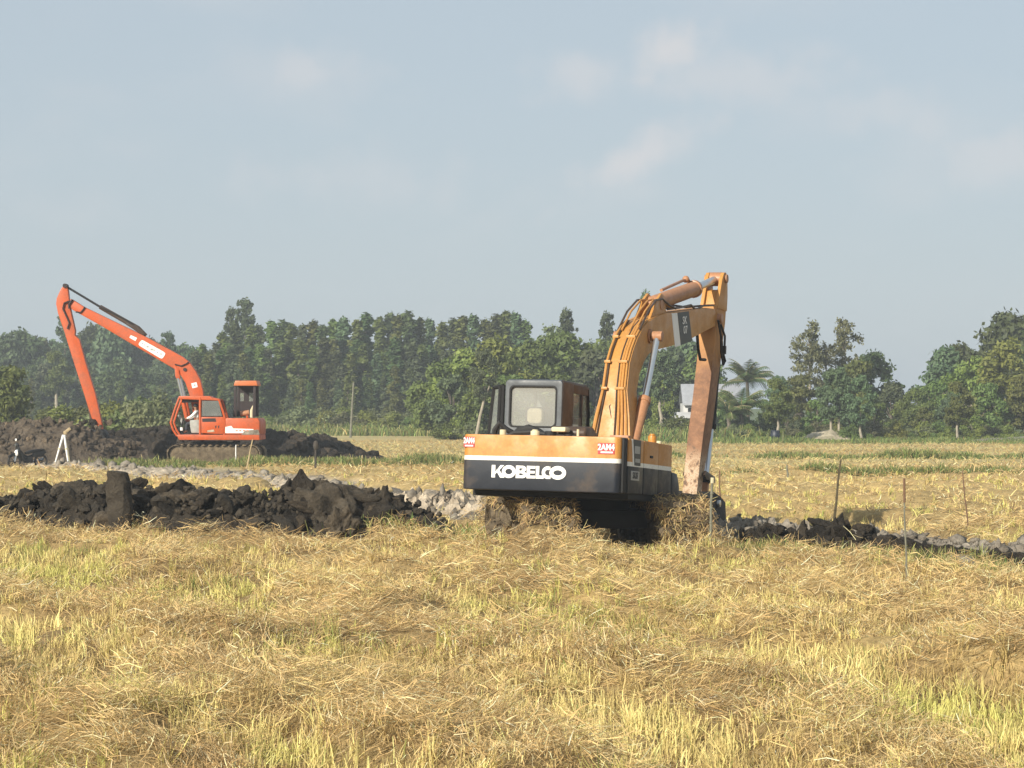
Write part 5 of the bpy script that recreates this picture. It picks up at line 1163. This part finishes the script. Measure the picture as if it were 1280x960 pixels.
tree('bush2', 189, 494, 146, 'reddish brown dry bush above the bank left of the orange cab', 'shrub', 'bushes behind the bank', 'bush', .9)
for i in range(26):
    tree(f'bush{i % 3}', 330+i*10+random.uniform(-4, 4), random.uniform(508, 522), 218+random.uniform(-6, 6), 'low bush at the foot of the plantation trees', 'shrub', 'bushes below the plantation', 'bush', 1.3)
# middle: lighter trees behind the cab
for i, (u, v, Y, kd, lb) in enumerate([(548, 452, 190, 'light1', 'light green broad tree left of the cab, farthest from it'), (585, 438, 185, 'light0', 'light green broad tree just left of the black cab'), (622, 425, 185, 'light2', 'bright light green tree directly behind the cab'),
        (662, 428, 190, 'light1', 'green broad tree above the right part of the cab'), (700, 418, 195, 'mid0', 'green tree between cab and boom'), (728, 430, 195, 'light1', 'green tree close to the left side of the boom'), (565, 470, 182, 'mid1', 'low green tree left of the cab at woodland edge'),
        (640, 470, 180, 'mid2', 'low green tree hidden behind the cab'), (700, 470, 180, 'mid0', 'low green tree between cab and boom foot'), (745, 440, 188, 'mid1', 'green tree half hidden behind the boom'), (600, 480, 178, 'mid0', 'low green tree behind the white slanting trunk')]):
    tree(kd, u, v, Y, lb, group='light trees behind the cab', wide=1.05)
for i, (u, v) in enumerate([(578, 398), (592, 397), (606, 402), (620, 396), (632, 392), (644, 394), (655, 403)]):
    tree(f'col{i % 4}', u, v, 262, f'plantation tree, {ORD[i]} crown from the left above the light trees by the cab', group='plantation trees', wide=1.6)
tree('tallsparse', 709, 388, 240, 'tall clumped tree rising above the trees right of the cab', group='tall trees', wide=.9)
tree('sparse1', 690, 408, 235, 'open crowned tree beside the tall clumped tree right of the cab', group='tall trees', wide=1.2)
tree('tallsparse', 760, 392, 240, 'tall tree close to the left edge of the yellow boom', group='tall trees', wide=.8)
tree('tallsparse', 808, 366, 240, 'tall tree whose top shows above the yellow boom bend', group='tall trees', wide=.75)
for i, (u, v, Y, kd) in enumerate([(765, 425, 215, 'mid2'), (775, 480, 200, 'mid2'), (785, 440, 212, 'mid0'), (806, 430, 222, 'dark0'), (812, 500, 196, 'bush0'), (822, 440, 215, 'dark2'), (838, 528, 196, 'bush1'), (842, 436, 218, 'mid1'), (858, 425, 222, 'dark1'), (858, 524, 196, 'bush0'), (878, 440, 215, 'mid0')]):
    tree(kd, u, v, Y, f'green tree behind the boom, {ORD[i]} in the gap towards the stick', group='trees behind the boom', wide=1.0)
tree('light0', 828, 478, 190, 'small olive green tree with a white trunk between boom cylinder and stick', group='single trees', wide=.62)
# right woodland
for i, (u, v, Y, kd, lb) in enumerate([
        (1012, 403, 186, 'sparse0', 'tall grey green open crowned tree, left of the tall pair at right'), (1055, 399, 190, 'sparse1', 'tall grey green open crowned tree, right of the tall pair at right'), (1032, 430, 188, 'sparse2', 'shorter open crowned tree between the tall pair at right'),
        (1090, 441, 196, 'dark0', 'dark domed tree right of the tall open crowned pair'), (1070, 452, 184, 'mid2', 'green tree below the tall open crowned pair'), (1000, 470, 184, 'mid0', 'green tree under the left tall open crowned tree'),
        (975, 472, 186, 'mid1', 'green tree right of the palm'), (1115, 480, 182, 'mid1', 'bluish green tree in the dip of the right woodland'), (1145, 486, 182, 'light1', 'pale green tree in the dip of the right woodland'),
        (1180, 436, 198, 'dark1', 'dark tree left of the bright tree at the right edge'), (1205, 432, 200, 'dark2', 'dark tree with rounded top near the right edge'), (1168, 478, 184, 'light1', 'green tree in front of the dark trees near the right edge'),
        (1215, 448, 188, 'light0', 'bright yellow green tree near the right edge'), (1262, 428, 184, 'light2', 'large bright green spreading tree at the right edge'), (1262, 392, 205, 'dark0', 'tallest dark green tree at the right edge of the picture'), (1290, 396, 205, 'dark2', 'tall dark tree cut by the right edge'),
        (1235, 480, 178, 'mid2', 'low green tree under the bright spreading tree'), (1190, 492, 178, 'mid1', 'low bluish tree near the right edge'), (1280, 470, 178, 'mid0', 'low green tree in the right corner of the woodland'),
        (1130, 500, 178, 'mid2', 'low rounded tree at the woodland edge in the dip'), (1090, 492, 178, 'mid0', 'low green tree right of the twin trunks'), (1060, 500, 180, 'mid1', 'low green tree behind the twin trunks'), (955, 500, 178, 'mid2', 'low green tree below the palm'), (925, 505, 176, 'light1', 'low light green tree right of the stick'),
        (905, 490, 186, 'mid0', 'green tree touching the stick on its right'), (1020, 500, 177, 'mid2', 'low green tree left of the twin trunks'), (1155, 510, 176, 'mid0', 'low green tree before the dip, right'), (1215, 510, 176, 'light0', 'low light green tree beneath the dark trees'), (985, 510, 176, 'mid1', 'low green tree above the drum')]):
    tree(kd, u, v, Y, lb, group='right woodland trees', wide=.95)
for i in range(34):
    tree(f'bush{i % 3}', 890+i*12+random.uniform(-4, 4), random.uniform(526, 541), 168+random.uniform(-3, 4), 'low green bush along the edge of the right woodland', 'shrub', 'bushes along the right woodland', 'bush', 1.1)
for i in range(20):
    tree(f'bush{i % 3}', 560+i*16+random.uniform(-4, 4), random.uniform(518, 530), 176+random.uniform(-3, 4), 'low green bush along the woodland edge behind the yellow excavator', 'shrub', 'bushes behind the yellow excavator', 'bush', 1.2)
# trunks that stand out pale
def bare_trunk(label, pts, r, Y, m='palebark', crown=1.5):
    P = [Vector(at(u, v, Y)) for u, v in pts]; P[0].z = -.1
    o = empty('tree', (P[0].x, Y, 0)); tag(o, label, 'tree', 'pale trunked trees')
    B().tube([p-o.location for p in P], [r*(1-.5*k/(len(P)-1)) for k in range(len(P))], 8).done('trunk', M[m], o)
    kd = random.choice(['mid0', 'mid1', 'mid2']); q = P[-1]-o.location; sc = crown*Y/175
    c_ = link('crown', KIND[kd][1], o); c_.scale = (sc*.30, sc*.30, sc*.34); c_.location = (q.x, q.y, q.z-sc*.5)
    return o
o = bare_trunk('white slanting forked trunk left of the black cab', [(594, 540), (600, 520), (605, 500), (606, 482)], .13, 174)
B().tube([Vector(at(605, 500, 174))-o.location, Vector(at(610, 488, 174))-o.location, Vector(at(612, 482, 174))-o.location], [.08, .06, .04], 7).done('limb', M['palebark'], o)
bare_trunk('crooked white trunk between boom cylinder and stick', [(828, 548), (825, 536), (827, 524), (824, 508), (829, 484)], .17, 180)
bare_trunk('left one of the twin pale trunks at the right woodland edge', [(1039, 546), (1038.5, 530), (1039, 507)], .11, 167)
bare_trunk('right one of the twin pale trunks at the right woodland edge', [(1049, 546), (1048.5, 530), (1049, 505)], .12, 167)
bare_trunk('bent pale trunk beside the dark blue drum', [(977, 557), (974.5, 550), (971, 543), (973, 532), (971, 516)], .14, 163)
bare_trunk('slim pale trunk right of the twin trunks', [(1078, 548), (1075, 538), (1075.5, 515)], .12, 165.5)
bare_trunk('slim pale trunk at right in front of the dark trees', [(1197, 548), (1196, 535), (1196.5, 520)], .11, 165.5)
bare_trunk('pale tall trunk in the dark woodland behind the orange stick', [(70, 528), (70.5, 505), (70, 482)], .28, 283)

# palms: a coconut palm behind and a broad-leaved clump in front of it
def palm(name, label, u, vtop, Y, nfr, flen, th, wid, up, cat='palm'):
    x = (u-640)/2848*Y; H_ = CAMH-(vtop-510)/2848*Y
    o = empty(name, (x, Y, 0)); tag(o, label, cat)
    hz_ = max(.5, H_-flen*up)
    B().tube([(0, 0, -.1), (.1, 0, hz_*.5), (0, 0, hz_)], [.20, .15, .13], 8).done('trunk', M['bark'], o)
    r = np.random.default_rng(int(u))
    for k in range(nfr):
        a = 2.399*k; el = r.uniform(.15, 1.35); dv = Vector((math.cos(a), math.sin(a), 0)); pts = []
        for i in range(9):
            t = i/8; ang = el-t*t*r.uniform(.9, 1.5); pts.append((pts[-1] if pts else Vector((0, 0, hz_)))+(dv*math.cos(ang)+Vector((0, 0, math.sin(ang))))*(flen/8 if pts else 0))
        Vv, Qq = [], []
        side = dv.cross(Vector((0, 0, 1)))
        for i in range(1, 9):
            for s in (-1, 1):
                for sub in (0, .5):
                    p = pts[i-1].lerp(pts[i], sub); t = (i-1+sub)/8; l = wid*math.sin(math.pi*min(1, .12+t*.85))
                    q = p+side*s*l*.85+Vector((0, 0, -l*.45))+(pts[i]-pts[i-1])*.8; e = (pts[i]-pts[i-1])*(.42 if th else .5)
                    b0 = len(Vv); Vv += [p-e*.5, p+e*.5, q+e*.12, q-e*.12]; Qq.append((b0, b0+1, b0+2, b0+3))
        Vv = np.array([tuple(v) for v in Vv]); cc = jit((.10, .145, .05) if th else (.12, .175, .055), len(Qq), .2)
        fo = bulk('frond', Vv, np.array(Qq), M['leaf'], np.repeat(cc, 4, 0), o)
        B().tube([tuple(p) for p in pts], [.03*(1-.8*i/8) for i in range(9)], 5).done('midrib', M['bamboo'], fo)
palm('palm', 'coconut palm with drooping fronds between stick and tall trees', 934, 455, 190, 24, 2.6, True, .75, .55)
palm('palm', 'broad leaved nipa palm clump below the coconut palm', 926, 480, 175, 14, 2.6, False, .9, .8)
palm('palm', 'second nipa palm clump right beside the stick', 910, 488, 174, 12, 2.2, False, .8, .8)

# ------------------------------------------------------------------ haze in the air
hb = B().bb(-420, 420, -60, 460, -1.5, 26); hz_m = bpy.data.materials.new('haze_air'); hz_m.use_nodes = True
n_ = hz_m.node_tree.nodes; l_ = hz_m.node_tree.links
for q in list(n_): n_.remove(q)
ou = n_.new('ShaderNodeOutputMaterial'); pv = n_.new('ShaderNodeVolumePrincipled')
pv.inputs['Color'].default_value = (.86, .93, 1.0, 1); pv.inputs['Density'].default_value = 0.00058; pv.inputs['Anisotropy'].default_value = 0.0
l_.new(pv.outputs['Volume'], ou.inputs['Volume'])
o = hb.done('haze', hz_m); tag(o, 'thin pale haze in the air over the fields', 'haze', kind='stuff')
